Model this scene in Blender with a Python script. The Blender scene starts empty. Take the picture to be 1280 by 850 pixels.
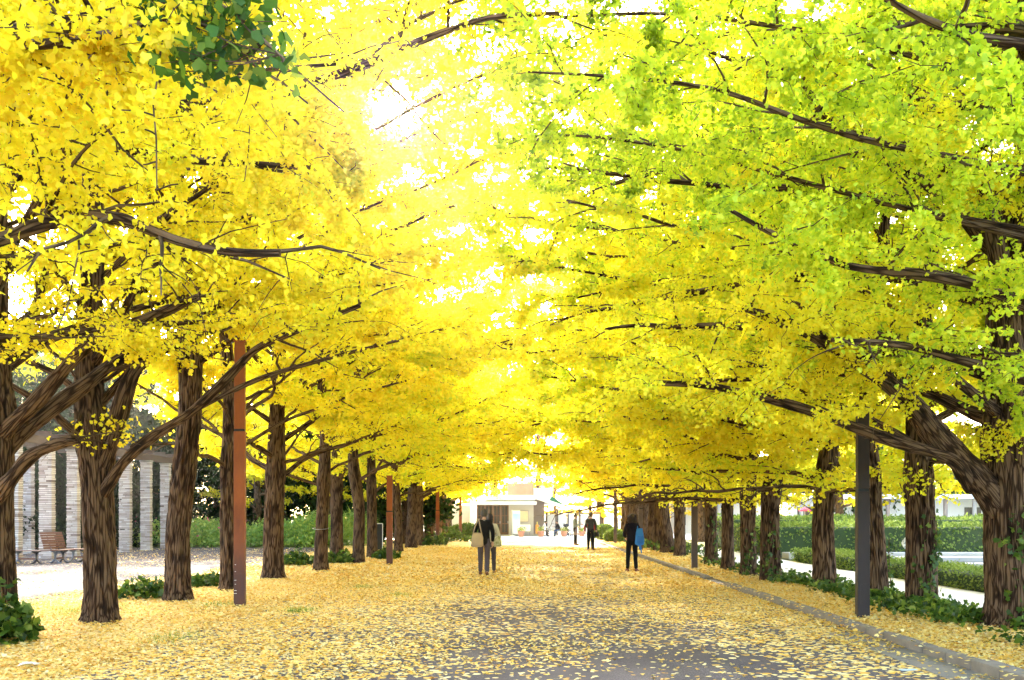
import bpy, bmesh, math, random
import numpy as np
from mathutils import Vector, Matrix
PI = math.pi
R = math.radians
sc = bpy.context.scene
COL = sc.collection
F, CX, CY, CH = 1244.4, 650.0, 646.0, 1.55      # focal length in photo pixels, vanishing point, eye height

def at(px, py):
    Z = F * CH / (py - CY)
    return ((px - CX) / F * Z, Z)

def pt(px, py, Z):
    return ((px - CX) / F * Z, Z, CH + (CY - py) / F * Z)

SUN_EL, SUN_AZ = 22.0, -7.3                        # degrees; azimuth from +Y towards +X
SUND = np.array([math.sin(R(SUN_AZ)) * math.cos(R(SUN_EL)), math.cos(R(SUN_AZ)) * math.cos(R(SUN_EL)), math.sin(R(SUN_EL))])

# ------------------------------------------------------------------ noise
def _hash(ix, iy, iz, seed):
    n = (ix * 374761393 + iy * 668265263 + iz * 2147483647 + seed * 1274126177) & 0xFFFFFFFF
    n = ((n ^ (n >> 13)) * 1274126177) & 0xFFFFFFFF
    n = n ^ (n >> 16)
    return (n & 0xFFFF) / 65535.0

def vnoise(p, seed=0):
    p = np.asarray(p, dtype=np.float64)
    i = np.floor(p).astype(np.int64)
    f = p - i
    u = f * f * (3 - 2 * f)
    out = 0
    for dx in (0, 1):
        wx = u[..., 0] if dx else 1 - u[..., 0]
        for dy in (0, 1):
            wy = u[..., 1] if dy else 1 - u[..., 1]
            for dz in (0, 1):
                wz = u[..., 2] if dz else 1 - u[..., 2]
                out = out + wx * wy * wz * _hash(i[..., 0] + dx, i[..., 1] + dy, i[..., 2] + dz, seed)
    return out

def fbm(p, seed=0, o=3):
    p = np.asarray(p, dtype=np.float64)
    s, a, t = 0, 1.0, 0
    for k in range(o):
        s = s + a * vnoise(p * (2 ** k), seed + k)
        t += a
        a *= .5
    return s / t

# ------------------------------------------------------------------ mesh accumulator
class MA:
    def __init__(s):
        s.v, s.f, s.n = [], [], 0          # verts, (faces array, mat), count
        s.attr = {}                        # name -> list of (start, array)
        s.smooth = True
    def add(s, v, f, mat=0, **attrs):
        v = np.asarray(v, dtype=np.float32).reshape(-1, 3)
        s.v.append(v)
        f = np.asarray(f, dtype=np.int64)
        if f.ndim == 1: f = f.reshape(1, -1)
        s.f.append((f + s.n, mat))
        for k, a in attrs.items():
            s.attr.setdefault(k, []).append((s.n, np.asarray(a, dtype=np.float32)))
        s.n += len(v)
    def mesh(s, name, mats):
        me = bpy.data.meshes.new(name)
        if not s.v: return me
        V = np.concatenate(s.v)
        loops = np.concatenate([f.ravel() for f, m in s.f]).astype(np.int32)
        sizes = np.concatenate([np.full(len(f), f.shape[1], dtype=np.int32) for f, m in s.f])
        mi = np.concatenate([np.full(len(f), m, dtype=np.int32) for f, m in s.f])
        starts = np.concatenate(([0], np.cumsum(sizes)[:-1])).astype(np.int32)
        me.vertices.add(len(V)); me.vertices.foreach_set('co', V.ravel())
        me.loops.add(len(loops)); me.loops.foreach_set('vertex_index', loops)
        me.polygons.add(len(sizes))
        me.polygons.foreach_set('loop_start', starts)
        me.polygons.foreach_set('loop_total', sizes)
        me.polygons.foreach_set('material_index', mi)
        me.polygons.foreach_set('use_smooth', np.full(len(sizes), bool(s.smooth)))
        for k, lst in s.attr.items():
            vec = lst[0][1].ndim == 2
            a = me.attributes.new(k, 'FLOAT_VECTOR' if vec else 'FLOAT', 'POINT')
            buf = np.zeros((len(V), 3) if vec else len(V), dtype=np.float32)
            for st, arr in lst: buf[st:st + len(arr)] = arr
            a.data.foreach_set('vector' if vec else 'value', buf.ravel())
        for m in mats: me.materials.append(m)
        me.update(calc_edges=True)
        me.validate()
        return me
    # --- shapes
    def box(s, c, d, mat=0, rz=0.0, tilt=None, **attrs):
        x, y, z = d[0] / 2, d[1] / 2, d[2] / 2
        v = np.array([[-x, -y, -z], [x, -y, -z], [x, y, -z], [-x, y, -z], [-x, -y, z], [x, -y, z], [x, y, z], [-x, y, z]])
        M = Matrix.Rotation(rz, 3, 'Z')
        if tilt is not None: M = M @ Matrix.Rotation(tilt[1], 3, tilt[0])
        v = v @ np.array(M).T + np.asarray(c)
        f = [[0, 3, 2, 1], [4, 5, 6, 7], [0, 1, 5, 4], [1, 2, 6, 5], [2, 3, 7, 6], [3, 0, 4, 7]]
        at_ = {k: np.full(8, a, dtype=np.float32) for k, a in attrs.items()}
        s.add(v, f, mat, **at_)
    def bar(s, a, b, w, t, mat=0):
        a, b = np.asarray(a, float), np.asarray(b, float)
        d = b - a; L = np.linalg.norm(d); d /= L
        up = np.array([0, 0, 1.]) if abs(d[2]) < .9 else np.array([0, 1., 0])
        u = np.cross(d, up); u /= np.linalg.norm(u); n = np.cross(u, d)
        v = []
        for p in (a, b):
            for su, sn in ((-1, -1), (1, -1), (1, 1), (-1, 1)): v.append(p + u * su * w / 2 + n * sn * t / 2)
        s.add(v, [[3, 2, 1, 0], [4, 5, 6, 7], [0, 1, 5, 4], [1, 2, 6, 5], [2, 3, 7, 6], [3, 0, 4, 7]], mat)
    def tube(s, P, r, n=8, mat=0, bark=False, ridge=0.0, cap=True, seed=0, squash=None):
        P = np.asarray(P, float); r = np.asarray(r, float) * np.ones(len(P))
        T = np.gradient(P, axis=0); T /= np.linalg.norm(T, axis=1)[:, None] + 1e-9
        ref = np.array([0, 0, 1.]) if abs(T[:, 2].mean()) < .8 else np.array([0, 1., 0])
        U = np.zeros_like(T); u = np.cross(T[0], ref)
        if np.linalg.norm(u) < .05: u = np.cross(T[0], [1., 0, 0])
        for q in range(len(P)):                       # carry the frame along the path
            u = u - T[q] * (u @ T[q]); u = u / (np.linalg.norm(u) + 1e-9); U[q] = u
        W = np.cross(T, U)
        th = np.linspace(0, 2 * PI, n, endpoint=False)
        L = np.concatenate(([0], np.cumsum(np.linalg.norm(np.diff(P, axis=0), axis=1))))
        rr = r[:, None] * np.ones(n)[None]
        c, sn = np.cos(th), np.sin(th)
        if bark:
            bc = np.stack([c[None] * r[:, None], sn[None] * r[:, None], L[:, None] * np.ones(n)[None]], -1)
            if ridge > 0:
                base = fbm(np.stack([c[None] * 1.3 + 0 * L[:, None], sn[None] * 1.3 + 0 * L[:, None], L[:, None] * .7 * np.ones(n)[None]], -1) + seed, seed, 2)
                rr = rr * (1 + .22 * (base - .5))
                q = np.stack([c[None] * r[:, None] * 24, sn[None] * r[:, None] * 24, L[:, None] * 3.2 * np.ones(n)[None]], -1)
                q = q + 1.3 * (fbm(q * .35 + 31.7, seed + 9, 2)[..., None] - .5)
                rd = 1 - np.abs(2 * vnoise(q + seed * 3.1, seed + 5) - 1)
                q2 = q * np.array([2.1, 2.1, 2.4])
                rd2 = 1 - np.abs(2 * vnoise(q2 + 17, seed + 6) - 1)
                h = np.clip(rd * 1.25, 0, 1) ** 1.5 * .75 + rd2 * .25
                rr = rr + 1.35 * ridge * (h - .58) * np.clip(r[:, None] / .16, .25, 1)
                hgt = h
            else:
                hgt = np.full_like(rr, .95)
        V = P[:, None] + U[:, None] * (c[None] * rr)[..., None] + W[:, None] * (sn[None] * rr)[..., None]
        if squash is not None: V = V * np.asarray(squash)
        k = len(P)
        i = np.arange(k - 1)[:, None] * n; j = np.arange(n)[None]; j2 = (j + 1) % n
        f = np.stack([i + j, i + n + j, i + n + j2, i + j2], -1).reshape(-1, 4)
        V = V.reshape(-1, 3)
        at_ = {}
        if bark: at_ = dict(bco=bc.reshape(-1, 3), bht=hgt.reshape(-1))
        s.add(V, f, mat, **at_)
        if cap:
            s.f.append((np.array([[s.n - k * n + a for a in range(n)]]), mat))
            s.f.append((np.array([[s.n - n + a for a in range(n)[::-1]]]), mat))
    def tubes(s, P, r, n=3, mat=0):            # batch: P (N,K,3), r (N,K)
        N, K = P.shape[:2]
        if N == 0: return
        T = np.gradient(P, axis=1); T /= np.linalg.norm(T, axis=2)[..., None] + 1e-9
        ref = np.array([.31, .23, .92])
        U = np.cross(T, ref); U /= np.linalg.norm(U, axis=2)[..., None] + 1e-9
        W = np.cross(T, U)
        th = np.linspace(0, 2 * PI, n, endpoint=False); c, sn = np.cos(th), np.sin(th)
        V = P[:, :, None] + U[:, :, None] * (c[None, None] * r[..., None])[..., None] + W[:, :, None] * (sn[None, None] * r[..., None])[..., None]
        L = np.concatenate([np.zeros((N, 1)), np.cumsum(np.linalg.norm(np.diff(P, axis=1), axis=2), axis=1)], 1)
        bc = np.stack([c[None, None] * r[..., None], sn[None, None] * r[..., None], L[..., None] + 0 * c], -1)
        b = np.arange(N)[:, None, None] * (K * n); i = np.arange(K - 1)[None, :, None] * n; j = np.arange(n)[None, None]; j2 = (j + 1) % n
        f = np.stack([b + i + j, b + i + n + j, b + i + n + j2, b + i + j2], -1).reshape(-1, 4)
        s.add(V.reshape(-1, 3), f, mat, bco=bc.reshape(-1, 3), bht=np.full(N * K * n, .6))
    def leaves(s, P, size, rng, tint, mat=0, shape='fan', down=.35, up=0.0, nrm=None):
        N = len(P)
        if N == 0: return
        tpl, z = LEAF[shape]
        d = rng.normal(size=(N, 3)); d[:, 2] -= down
        d /= np.linalg.norm(d, axis=1)[:, None]
        q = rng.normal(size=(N, 3))
        if nrm is not None: q = q * .55 + nrm
        q[:, 2] += up
        # normal = q made perpendicular to d
        nn = q - d * np.sum(q * d, axis=1)[:, None]
        nn /= np.linalg.norm(nn, axis=1)[:, None] + 1e-9
        x = np.cross(d, nn)
        size = np.asarray(size) * np.ones(N)
        curl = rng.uniform(-.4, 1.2, N)
        V = P[:, None] + size[:, None, None] * (tpl[None, :, 0, None] * x[:, None] + tpl[None, :, 1, None] * d[:, None] + (z[None, :] * curl[:, None])[..., None] * nn[:, None])
        k = len(tpl)
        f = np.arange(N * k).reshape(N, k)
        s.add(V.reshape(-1, 3), f, mat, tint=np.repeat(np.asarray(tint) * np.ones(N), k))
    def lathe(s, prof, n=20, mat=0, c=(0, 0, 0)):
        prof = np.asarray(prof, float); k = len(prof)
        th = np.linspace(0, 2 * PI, n, endpoint=False)
        V = np.stack([prof[:, 0, None] * np.cos(th), prof[:, 0, None] * np.sin(th), prof[:, 1, None] + 0 * th], -1) + np.asarray(c)
        i = np.arange(k - 1)[:, None] * n; j = np.arange(n)[None]; j2 = (j + 1) % n
        s.add(V.reshape(-1, 3), np.stack([i + j, i + j2, i + n + j2, i + n + j], -1).reshape(-1, 4), mat)
    def blob(s, c, rad, n=12, m=8, mat=0, noise=0.0, seed=0, freq=3.0, **attrs):
        c = np.asarray(c, float); rad = np.asarray(rad, float)
        th = np.linspace(0, 2 * PI, n, endpoint=False); ph = np.linspace(.02, PI - .02, m)
        D = np.stack([np.sin(ph)[:, None] * np.cos(th), np.sin(ph)[:, None] * np.sin(th), np.cos(ph)[:, None] + 0 * th], -1)
        k = 1.0
        if noise: k = (1 + noise * 2 * (fbm(D * freq + seed * 1.7 + 50, seed, 3) - .5))[..., None]
        V = c + D * rad * k
        i = np.arange(m - 1)[:, None] * n; j = np.arange(n)[None]; j2 = (j + 1) % n
        s.add(V.reshape(-1, 3), np.stack([i + j, i + n + j, i + n + j2, i + j2], -1).reshape(-1, 4), mat)
        s.f.append((np.array([[s.n - m * n + a for a in range(n)]]), mat))
        s.f.append((np.array([[s.n - n + a for a in range(n)[::-1]]]), mat))
    def grid(s, x0, x1, y0, y1, z, nx=1, ny=1, mat=0, bump=0.0, seed=0):
        X, Y = np.meshgrid(np.linspace(x0, x1, nx + 1), np.linspace(y0, y1, ny + 1))
        Zz = np.full_like(X, z)
        if bump: Zz = Zz + bump * 2 * (fbm(np.stack([X * .5, Y * .5, 0 * X], -1) + 40, seed, 3) - .5)
        V = np.stack([X, Y, Zz], -1).reshape(-1, 3)
        i = np.arange(ny)[:, None] * (nx + 1); j = np.arange(nx)[None]
        s.add(V, np.stack([i + j, i + j + 1, i + nx + 2 + j, i + nx + 1 + j], -1).reshape(-1, 4), mat)

LEAF = {
    'fan': (np.array([[0, 0], [-.5, .46], [-.33, .78], [-.03, .66], [.03, .66], [.33, .78], [.5, .46]]) * 1.0, np.array([0, .14, .10, -.03, -.03, .10, .14])),
    'fan4': (np.array([[0, 0], [-.5, .5], [0, .8], [.5, .5]]), np.array([0, .15, 0, .15])),
    'ivy': (np.array([[0, 0], [-.45, -.05], [-.28, .3], [-.4, .6], [0, 1.0], [.4, .6], [.28, .3], [.45, -.05]]), np.array([0, .1, .02, .1, -.05, .1, .02, .1])),
    'oval': (np.array([[0, 0], [-.28, .4], [0, 1.0], [.28, .4]]), np.array([0, .1, -.05, .1])),
    'blade': (np.array([[-.05, 0], [0.0, 1.0], [.05, 0]]), np.array([0, .15, 0])),
}

# ------------------------------------------------------------------ objects
def link(o, parent=None):
    COL.objects.link(o)
    if parent is not None: o.parent = parent
    return o
def tag(o, label=None, cat=None, group=None, kind=None):
    if label: o['label'] = label
    if cat: o['category'] = cat
    if group: o['group'] = group
    if kind: o['kind'] = kind
    return o
def thing(name, label, cat, loc=(0, 0, 0), rz=0.0, group=None):
    o = bpy.data.objects.new(name, None); o.empty_display_size = .2
    o.location = loc; o.rotation_euler = (0, 0, rz)
    return tag(link(o), label, cat, group)
def obj(name, ma, mats, parent=None, flat=False):
    if not isinstance(mats, (list, tuple)): mats = [mats]
    if flat: ma.smooth = False
    me = ma.mesh(name, mats) if isinstance(ma, MA) else ma
    return link(bpy.data.objects.new(name, me), parent)
def bevel(o, w=.01, seg=2):
    m = o.modifiers.new('bevel', 'BEVEL'); m.width = w; m.segments = seg; m.limit_method = 'ANGLE'; m.angle_limit = R(40)
    return o
def copy_tree(o, parent=None):
    c = o.copy(); COL.objects.link(c)
    if parent is not None: c.parent = parent
    for ch in [x for x in bpy.data.objects if x.parent == o]: copy_tree(ch, c)
    return c

# ------------------------------------------------------------------ materials
def new_mat(name):
    m = bpy.data.materials.new(name); m.use_nodes = True
    nt = m.node_tree; nt.nodes.clear()
    out = nt.nodes.new('ShaderNodeOutputMaterial')
    return m, nt, out
def N(nt, typ, **kw):
    n = nt.nodes.new(typ)
    for k, v in kw.items():
        if k.startswith('i_'): n.inputs[k[2:].replace('_', ' ')].default_value = v
        elif k.startswith('n') and k[1:].isdigit(): n.inputs[int(k[1:])].default_value = v
        else: setattr(n, k, v)
    return n
def ramp(nt, fac, stops, interp='LINEAR'):
    r = nt.nodes.new('ShaderNodeValToRGB'); cr = r.color_ramp; cr.interpolation = interp
    while len(cr.elements) < len(stops): cr.elements.new(.5)
    for e, (p, c) in zip(cr.elements, stops):
        e.position = p; e.color = tuple(c) + (1,) if len(c) == 3 else c
    nt.links.new(fac, r.inputs[0])
    return r.outputs[0]
def mixc(nt, fac, a, b, mode='MIX'):
    m = nt.nodes.new('ShaderNodeMix'); m.data_type = 'RGBA'; m.blend_type = mode
    for sock, v in ((m.inputs[0], fac), (m.inputs[6], a), (m.inputs[7], b)):
        if hasattr(v, 'is_linked'): nt.links.new(v, sock)
        elif isinstance(v, (int, float)): sock.default_value = v
        else: sock.default_value = tuple(v) + ((1,) if len(v) == 3 else ())
    return m.outputs[2]
def math_(nt, op, a, b=None, c=None, clamp=False):
    m = nt.nodes.new('ShaderNodeMath'); m.operation = op; m.use_clamp = clamp
    for i, v in enumerate((a, b, c)):
        if v is None: continue
        if hasattr(v, 'is_linked'): nt.links.new(v, m.inputs[i])
        else: m.inputs[i].default_value = v
    return m.outputs[0]
def maprange(nt, v, a, b, c=0.0, d=1.0):
    m = nt.nodes.new('ShaderNodeMapRange'); nt.links.new(v, m.inputs[0])
    for i, x in enumerate((a, b, c, d)): m.inputs[i + 1].default_value = x
    return m.outputs[0]
def coords(nt, scale=(1, 1, 1), which='Object'):
    tc = nt.nodes.new('ShaderNodeTexCoord'); mp = nt.nodes.new('ShaderNodeMapping')
    nt.links.new(tc.outputs[which], mp.inputs[0]); mp.inputs['Scale'].default_value = scale
    return mp.outputs[0]
def noise(nt, vec, scale, detail=4, rough=.55):
    n = nt.nodes.new('ShaderNodeTexNoise'); n.inputs['Scale'].default_value = scale; n.inputs['Detail'].default_value = detail; n.inputs['Roughness'].default_value = rough
    if vec is not None: nt.links.new(vec, n.inputs['Vector'])
    return n.outputs[0]
def attr(nt, name, out='Fac'):
    a = nt.nodes.new('ShaderNodeAttribute'); a.attribute_name = name
    return a.outputs[out]
def bsdf(nt, out, col, rough=.7, bump=None, bstr=.4, bdist=.02, spec=.3, metal=0.0):
    p = nt.nodes.new('ShaderNodeBsdfPrincipled')
    if hasattr(col, 'is_linked'): nt.links.new(col, p.inputs['Base Color'])
    else: p.inputs['Base Color'].default_value = tuple(col) + (1,)
    if hasattr(rough, 'is_linked'): nt.links.new(rough, p.inputs['Roughness'])
    else: p.inputs['Roughness'].default_value = rough
    p.inputs['Specular IOR Level'].default_value = spec; p.inputs['Metallic'].default_value = metal
    if bump is not None:
        b = nt.nodes.new('ShaderNodeBump'); b.inputs['Strength'].default_value = bstr; b.inputs['Distance'].default_value = bdist
        nt.links.new(bump, b.inputs['Height']); nt.links.new(b.outputs[0], p.inputs['Normal'])
    nt.links.new(p.outputs[0], out.inputs[0])
    return p
def plain(name, col, rough=.7, var=.18, scale=6.0, bstr=.15, spec=.3, metal=0.0, stretch=(1, 1, 1)):
    m, nt, out = new_mat(name)
    v = coords(nt, stretch)
    n = noise(nt, v, scale, 6)
    c = mixc(nt, n, [x * (1 - var * 1.6) for x in col], [min(1, x * (1 + var)) for x in col])
    n2 = noise(nt, v, scale * 9, 3)
    c = mixc(nt, math_(nt, 'MULTIPLY', n2, var * 1.2), c, [x * .5 for x in col])
    bsdf(nt, out, c, rough, n2, bstr, .01, spec, metal)
    return m

def leaf_mat(name, stops, trans=.5, objmix=True, patch=.35, pscale=.45, gloss=.02):
    m, nt, out = new_mat(name)
    t = attr(nt, 'tint')
    geo = nt.nodes.new('ShaderNodeNewGeometry')
    pn = noise(nt, geo.outputs['Position'], pscale, 2)
    t = math_(nt, 'ADD', t, math_(nt, 'MULTIPLY', math_(nt, 'SUBTRACT', pn, .5), patch))
    if objmix:
        oi = nt.nodes.new('ShaderNodeObjectInfo')
        sep = nt.nodes.new('ShaderNodeSeparateColor'); nt.links.new(oi.outputs['Color'], sep.inputs[0])
        t = math_(nt, 'ADD', t, math_(nt, 'SUBTRACT', sep.outputs[0], .5))
    t = math_(nt, 'MINIMUM', math_(nt, 'MAXIMUM', t, 0.0), 1.0)
    c = ramp(nt, t, stops)
    d = nt.nodes.new('ShaderNodeBsdfDiffuse'); nt.links.new(c, d.inputs[0])
    tr = nt.nodes.new('ShaderNodeBsdfTranslucent'); nt.links.new(c, tr.inputs[0])
    mx = nt.nodes.new('ShaderNodeMixShader'); mx.inputs[0].default_value = trans
    nt.links.new(d.outputs[0], mx.inputs[1]); nt.links.new(tr.outputs[0], mx.inputs[2])
    if gloss:
        g = nt.nodes.new('ShaderNodeBsdfGlossy'); g.inputs['Roughness'].default_value = .45
        mg = nt.nodes.new('ShaderNodeMixShader'); mg.inputs[0].default_value = gloss
        nt.links.new(mx.outputs[0], mg.inputs[1]); nt.links.new(g.outputs[0], mg.inputs[2])
        mx = mg
    nt.links.new(mx.outputs[0], out.inputs[0])
    return m

GINKGO = leaf_mat('ginkgo_leaf', [(0.0, (.90, .60, .02)), (.25, (.93, .78, .025)), (.5, (.93, .87, .04)), (.68, (.72, .80, .04)), (.84, (.48, .64, .025)), (1.0, (.16, .28, .02))], .55)
GREENLEAF = leaf_mat('green_ginkgo_leaf', [(0.0, (.02, .075, .008)), (.5, (.06, .15, .012)), (.8, (.18, .27, .02)), (1.0, (.50, .50, .03))], .35, False, .3, 2.0)
FALLEN = leaf_mat('fallen_leaf', [(0.0, (.50, .22, .03)), (.22, (.80, .48, .07)), (.6, (.88, .66, .20)), (1.0, (.90, .78, .44))], .15, False, .25, .5, .04)
IVYLEAF = leaf_mat('ivy_leaf', [(0.0, (.018, .045, .005)), (.6, (.065, .13, .012)), (1.0, (.24, .31, .035))], .3, False, .3, 2.0, .03)
HEDGELEAF = leaf_mat('hedge_leaf', [(0.0, (.055, .10, .015)), (.6, (.13, .20, .03)), (1.0, (.30, .38, .07))], .3, False, .3, 1.0, .015)
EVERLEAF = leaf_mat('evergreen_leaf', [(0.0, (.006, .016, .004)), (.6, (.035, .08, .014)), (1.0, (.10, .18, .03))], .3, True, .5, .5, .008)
GRASSLEAF = leaf_mat('grass_blade', [(0.0, (.10, .19, .03)), (1.0, (.32, .42, .08))], .4, False, .3, 1.0)
FLOWER = leaf_mat('garden_flower', [(0.0, (.6, .05, .2)), (1.0, (.8, .5, .1))], .3, False, .5, 3.0)

def bark_mat(name, dark, mid, light):
    m, nt, out = new_mat(name)
    v = attr(nt, 'bco', 'Vector')
    mp = nt.nodes.new('ShaderNodeMapping'); nt.links.new(v, mp.inputs[0]); mp.inputs['Scale'].default_value = (1, 1, .075)
    warp = nt.nodes.new('ShaderNodeTexNoise'); warp.inputs['Scale'].default_value = 9; nt.links.new(mp.outputs[0], warp.inputs['Vector'])
    va = nt.nodes.new('ShaderNodeVectorMath'); va.operation = 'MULTIPLY_ADD'; nt.links.new(warp.outputs['Color'], va.inputs[0]); va.inputs[1].default_value = (.06, .06, .06); nt.links.new(mp.outputs[0], va.inputs[2])
    vo = nt.nodes.new('ShaderNodeTexVoronoi'); vo.feature = 'DISTANCE_TO_EDGE'; vo.inputs['Scale'].default_value = 30; nt.links.new(va.outputs[0], vo.inputs['Vector'])
    e = maprange(nt, vo.outputs['Distance'], 0, .22)
    n1 = noise(nt, va.outputs[0], 40, 8, .65)
    n2 = noise(nt, v, 2.2, 3)
    h = math_(nt, 'ADD', math_(nt, 'MULTIPLY', e, .5), math_(nt, 'MULTIPLY', n1, .5))
    bh = attr(nt, 'bht')
    hh = math_(nt, 'MULTIPLY', h, maprange(nt, bh, .10, .95, .26, 1.22))
    c = ramp(nt, hh, [(.14, dark), (.40, mid), (.72, light)])
    c = mixc(nt, math_(nt, 'MULTIPLY', n2, .55), c, [x * .55 for x in mid])
    moss = maprange(nt, noise(nt, v, 1.1, 4), .58, .75)
    c = mixc(nt, math_(nt, 'MULTIPLY', moss, .25), c, (.09, .10, .045))
    bsdf(nt, out, c, .92, h, .9, .025, .15)
    return m
BARK = bark_mat('ginkgo_bark', (.005, .0026, .0015), (.046, .023, .012), (.20, .122, .072))
BARK2 = bark_mat('twig_bark', (.03, .018, .01), (.12, .075, .04), (.22, .15, .09))

# ground materials
def litter(nt, base, cover, pos, bright=1.0):
    """flecks of leaves over a base colour; cover is a socket 0..1"""
    cols = [(0.0, (.58, .30, .06)), (.25, (.80, .50, .10)), (.6, (.87, .67, .24)), (1.0, (.90, .78, .46))]
    res = base; hts = None
    for k, (sc_, rot) in enumerate(((13.0, .4), (9.5, 1.3), (17.0, 2.2))):
        mp = nt.nodes.new('ShaderNodeMapping'); nt.links.new(pos, mp.inputs[0]); mp.inputs['Rotation'].default_value = (0, 0, rot); mp.inputs['Location'].default_value = (k * 3.3, k * 1.7, 0)
        vo = nt.nodes.new('ShaderNodeTexVoronoi'); vo.voronoi_dimensions = '2D'; vo.inputs['Scale'].default_value = sc_; nt.links.new(mp.outputs[0], vo.inputs['Vector'])
        sep = nt.nodes.new('ShaderNodeSeparateColor'); nt.links.new(vo.outputs['Color'], sep.inputs[0])
        on = math_(nt, 'LESS_THAN', sep.outputs[0], cover)
        edge = math_(nt, 'LESS_THAN', vo.outputs['Distance'], math_(nt, 'MULTIPLY_ADD', sep.outputs[2], .25, .32))
        mask = math_(nt, 'MULTIPLY', on, edge)
        lc = ramp(nt, sep.outputs[1], cols)
        res = mixc(nt, mask, res, lc)
        hts = mask if hts is None else math_(nt, 'MAXIMUM', hts, mask)
    return res, hts
def wpos(nt):
    g = nt.nodes.new('ShaderNodeNewGeometry'); return g.outputs['Position']
# ------------------------------------------------------------------ the ground
rng0 = np.random.default_rng(11)
def path_cover(nt, pos, lo, hi):
    sep = nt.nodes.new('ShaderNodeSeparateXYZ'); nt.links.new(pos, sep.inputs[0])
    n1 = noise(nt, pos, .35, 4, .6); n2 = noise(nt, pos, 1.6, 4, .6)
    ax = math_(nt, 'ABSOLUTE', math_(nt, 'SUBTRACT', sep.outputs[0], .7))
    side = maprange(nt, ax, 1.1, 4.0, lo, hi)
    side = math_(nt, 'ADD', side, maprange(nt, sep.outputs[1], 9, 26, -.22, .22))
    c = math_(nt, 'ADD', side, math_(nt, 'MULTIPLY', math_(nt, 'SUBTRACT', n1, .5), .9))
    c = math_(nt, 'ADD', c, math_(nt, 'MULTIPLY', math_(nt, 'SUBTRACT', n2, .5), .5))
    return math_(nt, 'MINIMUM', math_(nt, 'MAXIMUM', c, .02), .97)

m, nt, out = new_mat('leafy_asphalt'); pos = wpos(nt)
n = noise(nt, pos, 40, 6, .7)
vo = nt.nodes.new('ShaderNodeTexVoronoi'); vo.inputs['Scale'].default_value = 110; nt.links.new(pos, vo.inputs['Vector'])
base = ramp(nt, vo.outputs['Color'], [(0.1, (.07, .058, .062)), (.6, (.14, .118, .126)), (.95, (.25, .22, .225))])
base = mixc(nt, maprange(nt, noise(nt, pos, .8, 4), .35, .7), base, (.10, .085, .092))
col, hm = litter(nt, base, path_cover(nt, pos, .25, .62), pos)
bsdf(nt, out, col, .85, math_(nt, 'ADD', hm, math_(nt, 'MULTIPLY', n, .5)), .35, .01, .04)
M_PATH = m

m, nt, out = new_mat('leafy_lawn'); pos = wpos(nt)
base = ramp(nt, noise(nt, pos, 5, 6, .7), [(.3, (.10, .075, .04)), (.5, (.22, .18, .07)), (.7, (.20, .24, .06))])
n1 = noise(nt, pos, .5, 5, .6)
cov = math_(nt, 'MINIMUM', maprange(nt, n1, .25, .6, .55, .95), .96)
col, hm = litter(nt, base, cov, pos)
bsdf(nt, out, col, .9, math_(nt, 'ADD', hm, noise(nt, pos, 30, 5)), .5, .02, .04)
M_LAWN = m

m, nt, out = new_mat('pale_plaza_paving'); pos = wpos(nt)
base = ramp(nt, noise(nt, pos, 18, 6, .7), [(.3, (.040, .035, .040)), (.7, (.062, .055, .062))])
base = mixc(nt, maprange(nt, noise(nt, pos, .4, 4), .35, .7), base, (.068, .060, .067))
sep = nt.nodes.new('ShaderNodeSeparateXYZ'); nt.links.new(pos, sep.inputs[0])
cov = math_(nt, 'MAXIMUM', math_(nt, 'SUBTRACT', maprange(nt, noise(nt, pos, .3, 5, .65), .5, .85, .01, .45), maprange(nt, sep.outputs[0], -9, -14, 0, .12)), .03)
col, hm = litter(nt, base, cov, pos)
bsdf(nt, out, col, .85, hm, .3, .01, .03)
M_PLAZA = m

m, nt, out = new_mat('white_gravel_path'); pos = wpos(nt)
base = ramp(nt, noise(nt, pos, 60, 6, .7), [(.3, (.62, .60, .57)), (.7, (.80, .78, .75))])
base = mixc(nt, maprange(nt, noise(nt, pos, .7, 4), .4, .7), base, (.72, .70, .66))
col, hm = litter(nt, base, .02, pos)
bsdf(nt, out, base, .85, noise(nt, pos, 90, 3), .3, .006, .2)
M_WHITE = m

m, nt, out = new_mat('verge_soil'); pos = wpos(nt)
base = ramp(nt, noise(nt, pos, 7, 6, .7), [(.3, (.055, .035, .02)), (.7, (.15, .095, .05))])
col, hm = litter(nt, base, maprange(nt, noise(nt, pos, .6, 4), .3, .65, .45, .9), pos)
bsdf(nt, out, col, .92, math_(nt, 'ADD', hm, noise(nt, pos, 25, 5)), .6, .02, .03)
M_VERGE = m

m, nt, out = new_mat('park_ground'); pos = wpos(nt)
base = ramp(nt, noise(nt, pos, .6, 6, .65), [(.3, (.14, .15, .05)), (.55, (.24, .24, .09)), (.75, (.34, .28, .12))])
bsdf(nt, out, base, .95, noise(nt, pos, 8, 5), .4, .03, .1)
M_PARK = m

def ground(name, x0, x1, y0, y1, z, mat, nx=1, ny=1, bump=0.0, seed=0):
    g = MA(); g.grid(x0, x1, y0, y1, z, nx, ny, 0, bump, seed)
    return tag(obj(name, g, mat), kind='structure')
ground('ground', -600, 600, -100, 1500, -.03, M_PARK)
ground('lawn', -9.0, -4.0, -6, 80, -.012, M_LAWN, 20, 200, .022, 3)
ground('path', -4.6, 4.52, -6, 67, .012, M_PATH, 1, 1)
ground('plaza', -40, -8.6, -6, 50, .0, M_PLAZA)
ground('forecourt', -40, 40, 67, 120, .008, M_WHITE)
ground('verge', 4.66, 6.8, -6, 67, .075, M_VERGE, 12, 260, .02, 5)
ground('side_path', 6.8, 9.35, -6, 67, .02, M_WHITE)

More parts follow.
